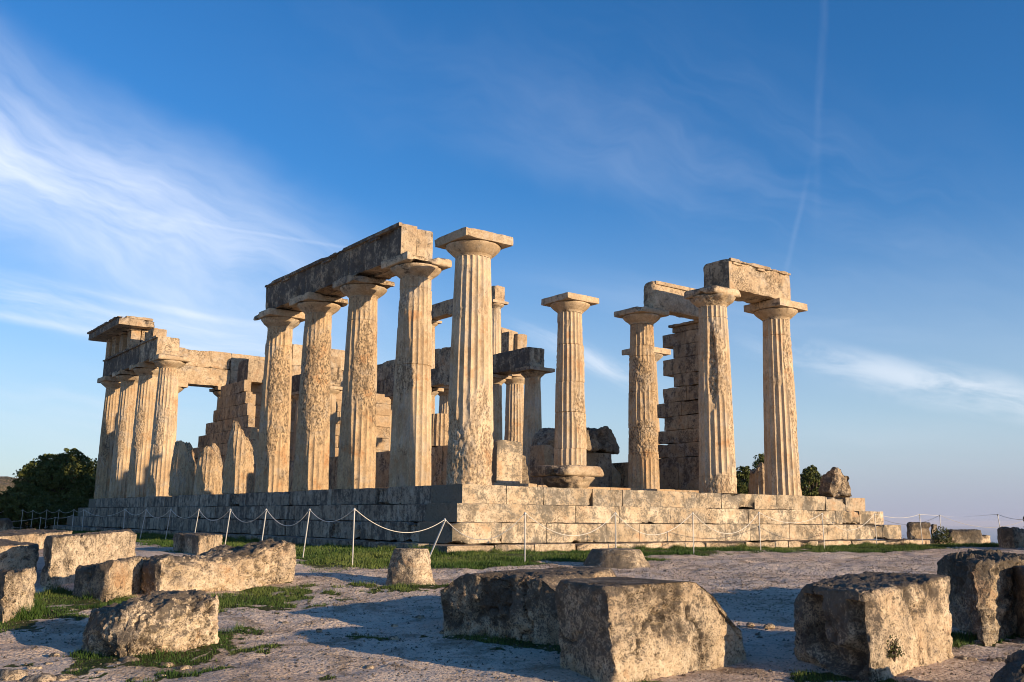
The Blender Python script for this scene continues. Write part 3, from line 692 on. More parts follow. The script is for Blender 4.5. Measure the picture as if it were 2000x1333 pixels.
beam('broken_lump', 'short broken lump of a column at the right end of the platform', 'column stump', [(12.72, .12, 0), (13.55, .05, 0), (13.7, .9, 0), (12.8, .95, 0), (12.90, .2, .86), (13.38, .12, .58), (13.5, .75, .60), (12.95, .8, .90)], 'rockp', None, seed=140, res=.04, rnd=.10, amp=.06, chip=.07, pit=.012)
# dark fallen blocks inside the porch
beam('fallen_block', 'long blackened block lying across the low porch wall', 'stone block', [(6.6, 5.3, 1.36), (10.15, 6.1, 1.33), (10.35, 7.0, 1.4), (6.5, 6.4, 1.40), (7.1, 5.5, 1.86), (9.75, 6.1, 2.20), (9.85, 6.9, 2.15), (7.0, 6.3, 2.0)], 'black', None, seed=131, res=.05, rnd=.12, amp=.05, chip=.08)
beam('support_block', 'upright grey block under the right half of the blackened block', 'stone block', boxc(8.55, 9.75, 6.05, 6.9, .0, 1.345), 'archd', None, seed=132, res=.08)
beam('support_block', 'upright block under the left end of the blackened block', 'stone block', boxc(6.55, 7.2, 5.5, 6.2, .0, 1.42), 'wall', None, seed=133, res=.08)
beam('fallen_block', 'small ochre block between the blackened block and the porch column', 'stone block', boxc(9.8, 10.3, 6.3, 6.8, .0, 1.2), 'wall', None, seed=134, res=.08)
beam('fallen_block', 'weathered lump between the square pale block and the fallen capital', 'stone block', [(4.35, 4.0, 0), (5.1, 3.9, 0), (5.1, 4.7, 0), (4.35, 4.7, 0), (4.4, 4.05, 1.15), (5.0, 4.0, .8), (5.0, 4.6, .8), (4.4, 4.6, 1.2)], 'rock', None, seed=135, res=.06, rnd=.12, amp=.04, chip=.04)
# drum in the gap behind the corner column
V, Q, wv = shaft_mesh(3.33, 5.95, 1.22, .86, .36, .35, nt_=120, nz=20, weather=.2)
tag(link('column_drum', V, Q, MS['shaftr'], wear=wv, loc=(3.33, 5.95, 1.22)), 'short fluted drum standing on the low dark wall', 'column drum')
# fallen capital on the platform edge
fc = thing('fallen_capital', 'fallen column capital resting on the platform edge in front of the slender column', 'capital', (3.42, .82, .0))
capital(fc, 3.42, .82, .0, .44, .60, .62, ht=.27, ab=.24, mat='archd', dmg=.95)
for o_ in fc.children: pass

# ---------------------------------------------------------------- fallen stones in the foreground
def G3(A, B, C, tA, tB, tC, tD=None, ext=1.):
    """bottom points A (left) B (near) C (right) on the ground, top rows in the picture -> block corners"""
    a, b, c = gpt(*A), gpt(*B), gpt(*C); d = a+c-b; d[2] = float(gz(d[0], d[1]))
    lo = min(a[2], b[2], c[2], d[2])-.06
    za, zb, zc = zat(a, tA), zat(b, tB), zat(c, tC); zd = za+zc-zb if tD is None else zat(d, tD)
    bot = [np.array([p[0], p[1], lo]) for p in (b, c, d, a)]
    top = [np.array([p[0], p[1], q]) for p, q in ((b, zb), (c, zc), (d, zd), (a, za))]
    return bot+top
def fallen(name, label, corners, mat, res=.03, rnd=.035, amp=.020, chip=.035, pit=.010, turf=0, seed=1, carve=None, bulge=0., fs=5., group=None, shear=None, post=None, cuts=None):
    c = np.array(corners)
    if shear is not None: c[4:, :2] += np.array(shear)
    V, Fc, Wv = stone(c, res=res, rnd=rnd, amp=amp, chip=chip, pit=pit, seed=seed, carve=carve, bulge=bulge, fs=fs, g=.74)
    if post is not None: V = post(V)
    V = facet(V, *(cuts or ((7, seed*7+1, .2) if name == 'rock' else (5, seed*7+1, .11))))
    loc = c[:4].mean(0); loc[2] += .06; zr = V[:, 2]-V[:, 2].min(); zr = zr/zr.max()-.55
    o = tag(link(name, V, Fc, MS[mat], wear=Wv, loc=loc, extra={'up': zr}), label, 'rock' if name == 'rock' else 'stone block', group)
    return o
def along(c, i, j, t): c = np.array(c); return c[i]*(1-t)+c[j]*t

c1 = G3((1096, 1306), (1203, 1352), (1462, 1296), 1130, 1146, 1094)
def post1(V):  # right end broken away obliquely at the top
    b, c = c1[0], c1[1]; t = c-b; L = np.linalg.norm(t[:2]); t = t[:2]/L
    s = ((V[:, :2]-b[:2])@t)/L; h = (V[:, 2]-c1[0][2])/(c1[4][2]-c1[0][2])
    V[:, :2] -= t*(np.clip(h, 0, 1)*.09*(1-s))[:, None]; k = sstep(.56, 1.02, s); lim = 1-.60*k-.08*vn(V*4)*k; V[:, 2] = np.where(h > lim, c1[0][2]+(c1[4][2]-c1[0][2])*(lim+(h-lim)*.08), V[:, 2])
    return V
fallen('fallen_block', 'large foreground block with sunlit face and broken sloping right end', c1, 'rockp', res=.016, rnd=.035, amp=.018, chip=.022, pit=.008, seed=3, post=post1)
c2 = G3((848, 1236), (1092, 1268), (1215, 1205), 1118, 1128, 1108)
def post2(V):
    a, b = c2[3], c2[0]; t = b-a; L = np.linalg.norm(t[:2]); t = t[:2]/L; s = ((V[:, :2]-a[:2])@t)/L; z0 = c2[0][2]; H = c2[4][2]-z0
    h = (V[:, 2]-z0)/H; lim = 1-.30*sstep(.28, 0, s)-.22*sstep(.80, 1.02, s); V[:, 2] = np.where(h > lim, z0+H*(lim+(h-lim)*.1), V[:, 2]); return V
fallen('fallen_block', 'dark shaded block behind and left of the large sunlit foreground block', c2, 'rockp', res=.02, rnd=.06, amp=.024, chip=.03, seed=5, post=post2)
c4 = G3((1556, 1294), (1703, 1345), (1868, 1285), 1140, 1158, 1124)
def ucarve(U):
    a, z = U[:, 1], U[:, 2]; on = (U[:, 0] < .001)
    cx_, w_, bot = .42, .30, .28
    d = np.where(z > bot+w_, np.abs(np.abs(a-cx_)-w_), np.abs(np.hypot(a-cx_, z-bot-w_)-w_)); d = np.where((z > .9), 1, d)
    return on*sstep(.15, .07, d)*.16
def post4(V):
    a, b = c4[3], c4[0]; t = (b-a)[:2]; L = np.linalg.norm(t); t = t/L; s = ((V[:, :2]-a[:2])@t)/L; z0 = c4[0][2]; H = c4[4][2]-z0; h = np.clip((V[:, 2]-z0)/H, 0, 1)
    tow = -(c4[1]-c4[0])[:2]; tow = tow/np.linalg.norm(tow); k = sstep(.6, 0, s)*np.sin(np.pi*np.clip(h*1.1, 0, 1))*.07
    V[:, :2] += tow*k[:, None]; V[:, :2] -= tow*((1-sstep(0, .3, h))*.10*sstep(1, .2, s))[:, None]; return V
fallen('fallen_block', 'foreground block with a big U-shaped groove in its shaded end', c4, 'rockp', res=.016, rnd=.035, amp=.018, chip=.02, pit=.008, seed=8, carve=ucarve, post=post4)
c5 = G3((1838, 1205), (1925, 1262), (2040, 1228), 1082, 1100, 1088)
fallen('fallen_block', 'block with crumbled dark left face at the right edge', c5, 'rock', res=.026, rnd=.07, amp=.04, chip=.035, pit=.014, seed=9)
c6 = G3((1983, 1240), (2030, 1262), (2100, 1240), 1108, 1105, 1100)
fallen('fallen_block', 'rust-stained block just entering at the right edge', c6, 'rock', res=.04, seed=10)
c7 = G3((1925, 1400), (1990, 1440), (2080, 1380), 1300, 1290, 1262)
fallen('rock', 'dark rock cut off by the lower right corner', c7, 'rock', res=.025, rnd=.15, amp=.03, chip=.05, pit=.015, seed=11, bulge=.1)
c8 = G3((148, 1262), (240, 1296), (432, 1266), 1196, 1186, 1156, 1150)
fallen('rock', 'pitted pale boulder lying on grass in the left foreground', c8, 'rockp', res=.018, rnd=.13, amp=.045, chip=.04, pit=.035, seed=12, fs=3.4, bulge=.10, cuts=(3, 5, .14))
c9 = G3((256, 1150), (300, 1176), (584, 1140), 1090, 1088, 1066)
def post9(V):
    a, b = c9[0], c9[1]; t = (b-a)[:2]; L = np.linalg.norm(t); t = t/L; s = ((V[:, :2]-a[:2])@t)/L; z0 = a[2]; H = c9[4][2]-z0; h = np.clip((V[:, 2]-z0)/H, 0, 2)
    V[:, 2] += H*(.13*sstep(.62, .92, s)-.10*np.exp(-((s-.45)/.25)**2))*sstep(.2, 1, h); V[:, 2] += .12*sstep(.3, 0, h)*sstep(.8, 1, s); return V
fallen('rock', 'long jagged boulder with pale lower band, raised at its right end', c9, 'rockp', res=.026, rnd=.14, amp=.05, chip=.05, pit=.03, seed=13, fs=2.6, post=post9, bulge=.05)
c10 = G3((138, 1166), (206, 1180), (330, 1150), 1108, 1094, 1082)
fallen('fallen_block', 'worn block tucked between the tall slab and the long boulder', c10, 'rockp', res=.028, rnd=.09, amp=.02, chip=.03, seed=14)
c11 = G3((77, 1140), (93, 1150), (262, 1110), 1046, 1050, 1036)
fallen('fallen_slab', 'tall upright slab with yellow lichen along its top edge', c11, 'rockp', res=.03, rnd=.035, amp=.012, chip=.03, seed=15)
c12 = G3((-60, 1190), (4, 1222), (84, 1196), 1125, 1112, 1106)
def post12(V):
    b, c = c12[0], c12[1]; t = (c-b)[:2]; L = np.linalg.norm(t); t /= L; s = ((V[:, :2]-b[:2])@t)/L; h = (V[:, 2]-b[2])/(c12[4][2]-b[2]); V[:, :2] -= t*(np.clip(h, 0, 1)*.28*L*sstep(.3, 1, s))[:, None]; return V
fallen('fallen_block', 'tapering pale block cut off by the left edge', c12, 'rockp', res=.028, rnd=.05, seed=16, post=post12)
c13 = G3((-120, 1090), (-60, 1140), (72, 1128), 1056, 1068, 1062)
fallen('fallen_slab', 'long pale slab lying flat behind the tall slab at the left edge', [*c13[:4], *c13[4:]], 'rockp', res=.035, rnd=.04, seed=17)
c13b = G3((-80, 1064), (-20, 1084), (140, 1068), 1041, 1048, 1037)
fallen('fallen_slab', 'thin weathered slab beyond the tall slab, half hidden', c13b, 'rockp', res=.05, rnd=.04, seed=18, chip=.06)
c14 = G3((337, 1076), (388, 1083), (434, 1076), 1043, 1046, 1044)
fallen('fallen_block', 'small squarish block in front of the fence with one dark side', c14, 'rockp', res=.035, rnd=.04, seed=19)
for i, (a, b, t, D, lab) in enumerate(((-12, 14, 1012, 30, 'small grey block behind the fence at the far left edge'), (19, 48, 1013, 30, 'small pale block behind the fence beside the far left one'))):
    p, q = atD(a, D), atD(b, D); z0 = float(gz(*p)); n_ = FH*.5; zt = zat(p, t)
    fallen('fallen_block', lab, [(*p, z0-.05), (*q, z0-.05), (*(q+n_), z0-.05), (*(p+n_), z0-.05), (*p, zt), (*q, zt), (*(q+n_), zt), (*(p+n_), zt)], 'rock', res=.06, rnd=.07, seed=20+i)
def farblock(a, b, t, D, lab, mat, deep=.7, turn=.25, seed=30, rnd=.05, tb=None):
    p, q = atD(a, D), atD(b, D+turn); n_ = (FH*.9+RH*.25)*deep; z0 = min(float(gz(*p)), float(gz(*q)))-.1; zt = zat(p, t); zu = zat(q, tb or t)
    return fallen('fallen_block', lab, [(*p, z0), (*q, z0), (*(q+n_), z0), (*(p+n_), z0), (*p, zt), (*q, zu), (*(q+n_), zu), (*(p+n_), zt)], mat, res=.05, rnd=rnd, seed=seed, chip=.04)
farblock(1752, 1793, 1021, 28.0, 'dark squared block just past the right end of the platform', 'black', seed=31)
farblock(1795, 1806, 1024, 28.4, 'narrow pale upright stone beside the dark squared block', 'rockp', deep=.3, seed=32)
farblock(1826, 1888, 1035, 28.0, 'low dark block behind the right part of the fence', 'rock', seed=33)
farblock(1886, 1904, 1046, 28.6, 'small ochre stone at the end of the low dark block', 'rockp', deep=.4, seed=34)
farblock(1924, 1950, 1030, 24.5, 'rough upright block seen through the fence near the right edge', 'rock', turn=-.3, seed=35, rnd=.09)
farblock(1948, 1984, 1030, 24.2, 'ochre upright block next to the rough one near the right edge', 'rockp', turn=.5, seed=36, rnd=.07, tb=1034)
farblock(1979, 2060, 1008, 23.0, 'tall dark block at the right edge beyond the fence', 'rock', seed=37, turn=.5)

def frustum(name, label, u, v, rb, rt, vt, mat, cat, seed=0, bend=0.):
    c = gpt(u, v); c = c+np.array([FH[0], FH[1], 0])*rb; zt = zat(c, vt); h = zt-c[2]+.08
    n, nz = 90, 34; th = np.linspace(0, 2*math.pi, n, endpoint=False); zs = np.linspace(0, h, nz); TH, ZZ = np.meshgrid(th, zs)
    R = rt+(rb-rt)*(1-ZZ/h)**1.25; P = np.stack([c[0]+np.cos(TH)*R, c[1]+np.sin(TH)*R, ZZ+c[2]-.08], -1).reshape(-1, 3)
    d = .022*fbm(P+seed, 4, 5, .6)-.02*sstep(.2, .5, fbm(P+seed, 3, 3)); rr = (R.reshape(-1)+d)
    edge = sstep(h-.05, h, ZZ.reshape(-1)); rr -= .02*edge
    V = np.stack([c[0]+np.cos(TH.reshape(-1))*rr, c[1]+np.sin(TH.reshape(-1))*rr, P[:, 2]], 1)
    I = np.arange(n*nz).reshape(nz, n); Q = np.stack([I[:-1], np.roll(I, -1, 1)[:-1], np.roll(I, -1, 1)[1:], I[1:]], -1).reshape(-1, 4); prev = I[-1]
    for k, f in enumerate((.9, .7, .4, .05)):
        p = V[I[-1]].copy(); p[:, :2] = c[:2]+(p[:, :2]-c[:2])*f; p[:, 2] += .008*(1-f)+.012*fbm(p, 6, 3); idx = np.arange(n)+len(V); V = np.concatenate([V, p]); Q = np.concatenate([Q, np.stack([prev, np.roll(prev, -1), np.roll(idx, -1), idx], -1)]); prev = idx
    tag(link(name, V, Q, MS[mat], wear=np.full(len(V), .25), loc=c), label, cat); return c
st = frustum('stone_stump', 'conical orange-stained stone stump standing alone in the path', 795, 1150, .36, .24, 1072, 'rockp', 'stone stump', 3)
sl_ = frustum('stone_disc', 'low round stone disc in front of the platform fence', 1212, 1112, .60, .40, 1073, 'rockp', 'stone disc', 5)

# pebbles and small loose stones
peb = [(250, 1294, .11), (312, 1290, .035), (965, 1268, .05), (1000, 1262, .03), (925, 1262, .03), (560, 1165, .04), (140, 1312, .05), (90, 1322, .06), (40, 1318, .07), (165, 1310, .03),
       (640, 1240, .02), (1480, 1240, .04), (1900, 1288, .05), (1830, 1300, .03), (1560, 1200, .03), (420, 1215, .02), (720, 1260, .02), (860, 1290, .03)]
_r = np.random.RandomState(5)
for _ in range(150):
    u_ = _r.choice([_r.uniform(0, 480), _r.uniform(420, 900), _r.uniform(1440, 1560), _r.uniform(1860, 2000)], p=[.5, .25, .12, .13]); peb.append((u_, _r.uniform(1200, 1330), .014+.055*_r.uniform()**2.5))
for u_, v_, r_ in ((20, 1325, .16), (75, 1332, .13), (130, 1328, .10), (190, 1318, .07), (215, 1300, .05), (360, 1306, .06)): peb.append((u_, v_, r_))
for i, (u, v, r) in enumerate(peb):
    c = gpt(u, v); rs = np.random.RandomState(i); k_ = [r*1.2, r*.8, r*.55]; a = rs.uniform(0, 3)
    e1 = np.array([math.cos(a), math.sin(a), 0])*k_[0]; e2 = np.array([-math.sin(a), math.cos(a), 0])*k_[1]; e3 = np.array([0, 0, k_[2]*1.2])
    c = c-np.array([0, 0, r*.25]); cs = [c-e1-e2-e3*.3, c+e1-e2-e3*.3, c+e1+e2-e3*.3, c-e1+e2-e3*.3]+[c-e1*.7-e2*.7+e3, c+e1*.6-e2*.7+e3*.8, c+e1*.6+e2*.7+e3*.9, c-e1*.7+e2*.7+e3]
    V, Fc, Wv = stone(cs, res=r*.22, rnd=r*.6, amp=r*.12, fs=2/r*.5, seed=i)
    lab = 'pale wedge-shaped stone on the grass in front of the pitted boulder' if i == 0 else 'loose pale pebble lying on the path'
    tag(link('loose_stone', V, Fc, MS['rockp'], wear=Wv, loc=c), lab, 'stone', None if i == 0 else 'loose pebbles on the path')

# ---------------------------------------------------------------- turf spots, ground mesh
def sp(u, v, r): p = gpt(u, v); TURF.append((p[0], p[1], r))
for u, v, r in ((240, 1288, .38), (310, 1285, .42), (380, 1270, .40), (430, 1255, .3), (200, 1300, .22), (470, 1175, .55), (540, 1160, .5), (400, 1180, .5), (590, 1165, .35),
                (770, 1152, .36), (830, 1148, .34), (900, 1248, .28), (960, 1256, .34), (1020, 1262, .33), (1075, 1268, .26), (60, 1205, .35), (20, 1225, .3), (170, 1180, .4), (240, 1180, .35), (110, 1165, .45),
                (740, 1248, .16), (1880, 1250, .3), (1960, 1240, .25), (1640, 1330, .22), (1730, 1340, .2), (310, 1180, .25), (100, 1210, .16), (125, 1208, .12), (640, 1330, .1), (330, 1320, .08), (1250, 1345, .12)):
    sp(u, v, r)
tm = np.zeros(len(gx)); sel = (gx > -14) & (gx < 22) & (gy > -16) & (gy < 34); tm[sel] = turf_mask(gx[sel], gy[sel])
sel2 = (gx > -12) & (gx < 6) & (gy > -15) & (gy < 1); tm[sel2] = np.maximum(tm[sel2], spot_mask(gx[sel2], gy[sel2]))
tm[(~sel) & farm] = .8
I = np.arange(len(X)*len(Y)).reshape(len(X), len(Y))
Q = np.stack([I[:-1, :-1], I[1:, :-1], I[1:, 1:], I[:-1, 1:]], -1).reshape(-1, 4)

mg = bpy.data.materials.new('limestone_gravel_ground'); mg.use_nodes = True; nt = mg.node_tree; bs = nt.nodes['Principled BSDF']
bs.inputs['Roughness'].default_value = .95; bs.inputs['Specular IOR Level'].default_value = .12
tc = nd(nt, 'ShaderNodeTexCoord'); vec = tc.outputs['Object']
tf = nd(nt, 'ShaderNodeAttribute', attribute_name='turf').outputs['Fac']
g1 = noise(nt, vec, .55, 6, .6); g2 = noise(nt, vec, 5., 8, .68); g3 = noise(nt, vec, 34., 8, .7); g4 = noise(nt, vmap(nt, vec, (1, 1, 1), rot=(0, 0, .6)), 1.7, 8, .7, .8)
vo = nd(nt, 'ShaderNodeTexVoronoi'); vo.inputs['Scale'].default_value = 30; nt.links.new(vec, vo.inputs['Vector'])
c = mixc(nt, ramp(nt, g1, (.38, .62)), (.68, .51, .38), (.80, .64, .50))
c = mixc(nt, mth(nt, 'MULTIPLY', ramp(nt, g4, (.48, .62)), .75), c, (.30, .215, .14))
c = mixc(nt, mth(nt, 'MULTIPLY', ramp(nt, g2, (.5, .7)), .45), c, (.85, .70, .54))
c = mixc(nt, mth(nt, 'MULTIPLY', ramp(nt, g3, (.36, .46, 1, 0)), .8), c, (.17, .14, .11))
c = mixc(nt, mth(nt, 'MULTIPLY', ramp(nt, g3, (.56, .64)), .75), c, (.72, .68, .6))
tfm = ramp(nt, mth(nt, 'ADD', tf, mth(nt, 'MULTIPLY', mth(nt, 'SUBTRACT', g2, .5), .9)), (.35, .65))
gc = mixc(nt, ramp(nt, g2, (.4, .6)), (.035, .055, .014), (.10, .095, .035))
c = mixc(nt, tfm, c, gc); nt.links.new(c, bs.inputs['Base Color'])
hg = mth(nt, 'ADD', mth(nt, 'MULTIPLY', g3, .5), mth(nt, 'MULTIPLY', g2, 1.4)); hg = mth(nt, 'ADD', hg, mth(nt, 'MULTIPLY', vo.outputs['Distance'], -.35))
b = nd(nt, 'ShaderNodeBump'); b.inputs['Strength'].default_value = 1.0; b.inputs['Distance'].default_value = .065; nt.links.new(hg, b.inputs['Height']); nt.links.new(b.outputs[0], bs.inputs['Normal'])
gnd = link('ground', np.stack([gx, gy, Zg], 1), Q, mg, smooth='full', extra={'turf': tm}); tag(gnd, kind='structure')

# sea
def simple(name, colr, rough=.8, metal=0, spec=.3):
    m = bpy.data.materials.new(name); m.use_nodes = True; b = m.node_tree.nodes['Principled BSDF']; b.inputs['Base Color'].default_value = (*colr, 1)
    b.inputs['Roughness'].default_value = rough; b.inputs['Metallic'].default_value = metal; b.inputs['Specular IOR Level'].default_value = spec; return m
ms = simple('sea_water', (.02, .06, .14), .25, 0, .5); nt = ms.node_tree; tc = nd(nt, 'ShaderNodeTexCoord')
n_ = noise(nt, tc.outputs['Object'], .05, 6, .6); b = nd(nt, 'ShaderNodeBump'); b.inputs['Strength'].default_value = .6; b.inputs['Distance'].default_value = 2; nt.links.new(n_, b.inputs['Height']); nt.links.new(b.outputs[0], nt.nodes['Principled BSDF'].inputs['Normal'])
R_ = 42000.
tag(link('sea', [(-R_, -R_, -160), (R_, -R_, -160), (R_, R_, -160), (-R_, R_, -160)], [(0, 1, 2, 3)], ms, smooth=False), kind='structure')

# hill to the far left
mh = stone_mat('dry_hillside', (.20, .14, .085), (.30, .20, .12), dark=(.04, .05, .02), dark_amt=.75, orange=.0, speck=.2, bump=.2, grain=.08)
hx, hy = np.meshgrid(np.linspace(-1, 1, 120), np.linspace(-1, 1, 80), indexing='ij')
pc = atD(-260, 330); r_ = np.hypot(hx, hy); hz = -8+25*np.clip(1-r_**2, 0, 1)**1.2
HP = np.stack([pc[0]+hx.ravel()*190, pc[1]+hy.ravel()*120, hz.ravel()], 1); HP[:, 2] += 2.2*fbm(HP*[1, 1, 0], .05, 5, .6)-4
I = np.arange(120*80).reshape(120, 80); Q = np.stack([I[:-1, :-1], I[1:, :-1], I[1:, 1:], I[:-1, 1:]], -1).reshape(-1, 4)
tag(link('hill', HP, Q, mh, smooth='full'), kind='structure')

# ---------------------------------------------------------------- grass
mgr = bpy.data.materials.new('grass_blades'); mgr.use_nodes = True; nt = mgr.node_tree; bs = nt.nodes['Principled BSDF']; bs.inputs['Roughness'].default_value = .6; bs.inputs['Specular IOR Level'].default_value = .2
tn = nd(nt, 'ShaderNodeAttribute', attribute_name='tone').outputs['Fac']
c = mixc(nt, ramp(nt, tn, (0, 1)), (.035, .078, .012), (.15, .18, .043)); nt.links.new(c, bs.inputs['Base Color'])
def blades(n_try, x0, x1, y0, y1, mask, hmin, hmax, wd, lean=.5):
    x = rng.uniform(x0, x1, n_try); y = rng.uniform(y0, y1, n_try); m = mask(x, y); k = rng.uniform(.15, 1, n_try) < m
    x, y, m = x[k], y[k], m[k]; n = len(x); P = np.stack([x, y, x*0], 1)
    cl = .55+.45*fbm(P, 2.2, 3); h = rng.uniform(hmin, hmax, n)*np.clip(cl, .15, 1.4)*(.35+.65*m); z = gz(x, y)+gb(P)-.008
    a = rng.uniform(0, 2*math.pi, n); ca, sa = np.cos(a), np.sin(a); la = rng.uniform(0, 2*math.pi, n); ll = rng.uniform(.1, lean, n)*h
    b0 = np.stack([x-ca*wd, y-sa*wd, z], 1); b1 = np.stack([x+ca*wd, y+sa*wd, z], 1); t = np.stack([x+np.cos(la)*ll, y+np.sin(la)*ll, z+h], 1)
    V = np.stack([b0, b1, t], 1).reshape(-1, 3); tone = np.repeat(np.clip(rng.uniform(0, 1, n)*.6+.4*fbm(P, 1.1, 2), 0, 1), 3); return V, tone
VV = []; TT = []
def cornr(x, y): return turf_mask(x, y)*np.where((x > -1.05) & (x < 14.85) & (y > -1.05) & (y < 29.9), 0, 1)
for args in ((230000, -4.6, 17.5, -4.8, -.9, cornr, .04, .13, .006), (120000, -5, -.95, -4.4, 24, cornr, .04, .13, .008), (12000, 14.8, 20, -6, 8, lambda x, y: np.full(len(x), .9), .05, .13, .009)):
    v_, t_ = blades(*args); VV.append(v_); TT.append(t_)
v_, t_ = blades(900000, -12, 5, -15, 1, lambda x, y: np.where(spot_mask(x, y) > .3, spot_mask(x, y), 0), .03, .085, .0035); VV.append(v_); TT.append(t_)
# taller tufts at the feet of stones and steps
tuf = []
for u, v, r, hh in ((60, 1200, .16, .22), (45, 1212, .18, .2), (190, 1172, .2, .17), (110, 1160, .15, .16), (420, 1172, .25, .1), (500, 1160, .25, .1), (245, 1178, .15, .15), (840, 1068, .3, .25), (860, 1072, .25, .22), (870, 1066, .3, .2)):
    p = gpt(u, v); tuf.append((p[0], p[1], r, hh))
for x in np.arange(-1, 14.5, .33): tuf.append((x+random.uniform(-.2, .2), -1.13-random.uniform(0, .12), random.uniform(.08, .2), random.uniform(.07, .2)))
for y in np.arange(-.8, 24, .45): tuf.append((-1.15-random.uniform(0, .12), y, random.uniform(.08, .2), random.uniform(.07, .22)))
for (x, y, r, hh) in tuf:
    def mk(a, b): return np.clip(1.3-np.hypot(a-x, b-y)/r, 0, 1)
    v_, t_ = blades(900, x-r*1.2, x+r*1.2, y-r*1.2, y+r*1.2, mk, hh*.6, hh*1.3, .005, .9); VV.append(v_); TT.append(t_)
V = np.concatenate(VV); T = np.concatenate(TT); Fc = np.arange(len(V)).reshape(-1, 3)
tag(link('grass', V, Fc, mgr, smooth=False, tone=T), 'short green grass at the foot of the platform and around the stones', 'grass', kind='stuff')

# ---------------------------------------------------------------- small plants, trees
def leafmat(name, a, b):
    m = bpy.data.materials.new(name); m.use_nodes = True; nt = m.node_tree; bs = nt.nodes['Principled BSDF']; bs.inputs['Roughness'].default_value = .65; bs.inputs['Specular IOR Level'].default_value = .2
    tn = nd(nt, 'ShaderNodeAttribute', attribute_name='tone').outputs['Fac']; nt.links.new(mixc(nt, tn, a, b), bs.inputs['Base Color']); return m
ML = leafmat('pine_foliage', (.048, .072, .018), (.135, .14, .038)); MB = simple('bark', (.09, .06, .04), .9); MLs = leafmat('shrub_foliage', (.03, .05, .015), (.10, .10, .03))
def tube(pts, rad, n=8):
    V = []; Fc = []
    for i, (p, r) in enumerate(zip(pts, rad)):
        p = np.array(p); d = np.array(pts[min(i+1, len(pts)-1)])-np.array(pts[max(i-1, 0)]); d = d/np.linalg.norm(d)
        a = np.cross(d, [0, 0, 1.]) if abs(d[2]) < .95 else np.cross(d, [1., 0, 0]); a /= np.linalg.norm(a); b = np.cross(d, a)
        for k in range(n): t = 2*math.pi*k/n; V.append(p+r*(a*math.cos(t)+b*math.sin(t)))
    for i in range(len(pts)-1):
        for k in range(n): q = (k+1) % n; Fc.append((i*n+k, i*n+q, (i+1)*n+q, (i+1)*n+k))
    Fc.append(tuple(range(n))[::-1]); Fc.append(tuple(range((len(pts)-1)*n, len(pts)*n)))
    return np.array(V), Fc
def tree(label, base, lobes, n, ls, name='pine_tree', group=None, seed=1):
    """lobes: (dx,dy,z,rx,ry,rz) ellipsoids; foliage = small leaf tufts through each lobe's outer shell"""
    r = np.random.RandomState(seed); root = thing(name, label, 'tree', base, group); base = np.array(base, float)
    VV = []; TT = []; vol = np.array([l[3]*l[4]+l[4]*l[5] for l in lobes]); vol = vol/vol.sum()
    for l, f in zip(lobes, vol):
        nc = max(6, int(n*f/60)); u = r.normal(size=(nc, 3)); u /= np.linalg.norm(u, axis=1)[:, None]; rr = r.uniform(.55, 1.0, nc)**.6
        cc = u*rr[:, None]*np.array(l[3:6])+np.array(l[:3])
        cr = .17*np.mean(l[3:6])*r.uniform(.7, 1.6, nc)
        for c0, s0 in zip(cc, cr):
            k = 60; v = r.normal(size=(k, 3)); v /= np.linalg.norm(v, axis=1)[:, None]; p = c0+v*(r.uniform(.3, 1, k)**.5*s0)[:, None]*np.array([1.25, 1.25, .8])
            a = r.normal(size=(k, 3)); a /= np.linalg.norm(a, axis=1)[:, None]; b = np.cross(a, r.normal(size=(k, 3))); b /= np.linalg.norm(b, axis=1)[:, None]
            s = ls*r.uniform(.6, 1.4, k)[:, None]; VV.append(np.stack([p-a*s, p+b*s*.5, p+a*s, p-b*s*.5], 1).reshape(-1, 3)); TT.append(np.repeat(np.clip(r.uniform(0, 1)*.5+r.uniform(0, .5, k), 0, 1), 4))
    V = np.concatenate(VV)+base; link('crown', V, np.arange(len(V)).reshape(-1, 4), ML, root, smooth=False, tone=np.concatenate(TT), loc=base)
    top = np.mean([l[2] for l in lobes]); V, Fc = tube([base, base+[.1, .05, top*.5], base+[.0, .1, top]], [.24, .17, .1]); Vs = [V]; Fs = [Fc]; o = len(V)
    for l in lobes:
        V, Fc = tube([base+[.05, .05, top*.45], base+np.array([l[0]*.5, l[1]*.5, (top*.45+l[2])/2]), base+np.array(l[:3])], [.12, .08, .03], 6); Vs.append(V); Fs.append([tuple(i+o for i in q) for q in Fc]); o += len(V)
    link('trunk', np.concatenate(Vs), sum(Fs, []), MB, root, loc=base)
def treeat(u, vtop, D, wpx, label, seed, n=16000, squat=.8, group=None, vlow=1010):
    p = atD(u, D); gz0 = float(gz(*p)); zt = zat(p, vtop); wm = wpx*D/FPX/2; H = zt-gz0; zl = zat(p, vlow)-gz0
    r = np.random.RandomState(seed); lobes = []
    hh = (H-zl); core = (0, 0, zl+hh*.38, wm*.84, wm*.84, hh*.50); lobes.append(core)
    for i in range(26):
        a = r.uniform(0, 6.28); e = math.asin(r.uniform(-.35, 1)); sz = r.uniform(.16, .30)*wm
        lobes.append((math.cos(a)*math.cos(e)*wm*.76, math.sin(a)*math.cos(e)*wm*.76, zl+hh*.38+math.sin(e)*hh*.48, sz, sz, sz*squat))
    tree(label, (p[0], p[1], gz0), lobes, int(n*2.2), .062*(D/50), seed=seed, group=group)
GT = 'dark pines beyond the temple'
treeat(150, 879, 50, 185, 'large rounded dark pine at the left edge of the temple', 1, 34000, group=GT, vlow=1000)
treeat(75, 948, 47, 120, 'lower dark pine in front of the hill at the left', 2, 22000, group=GT, vlow=1010)
treeat(10, 968, 60, 110, 'small dark pine touching the left picture edge', 12, 9000, group=GT, vlow=1010)
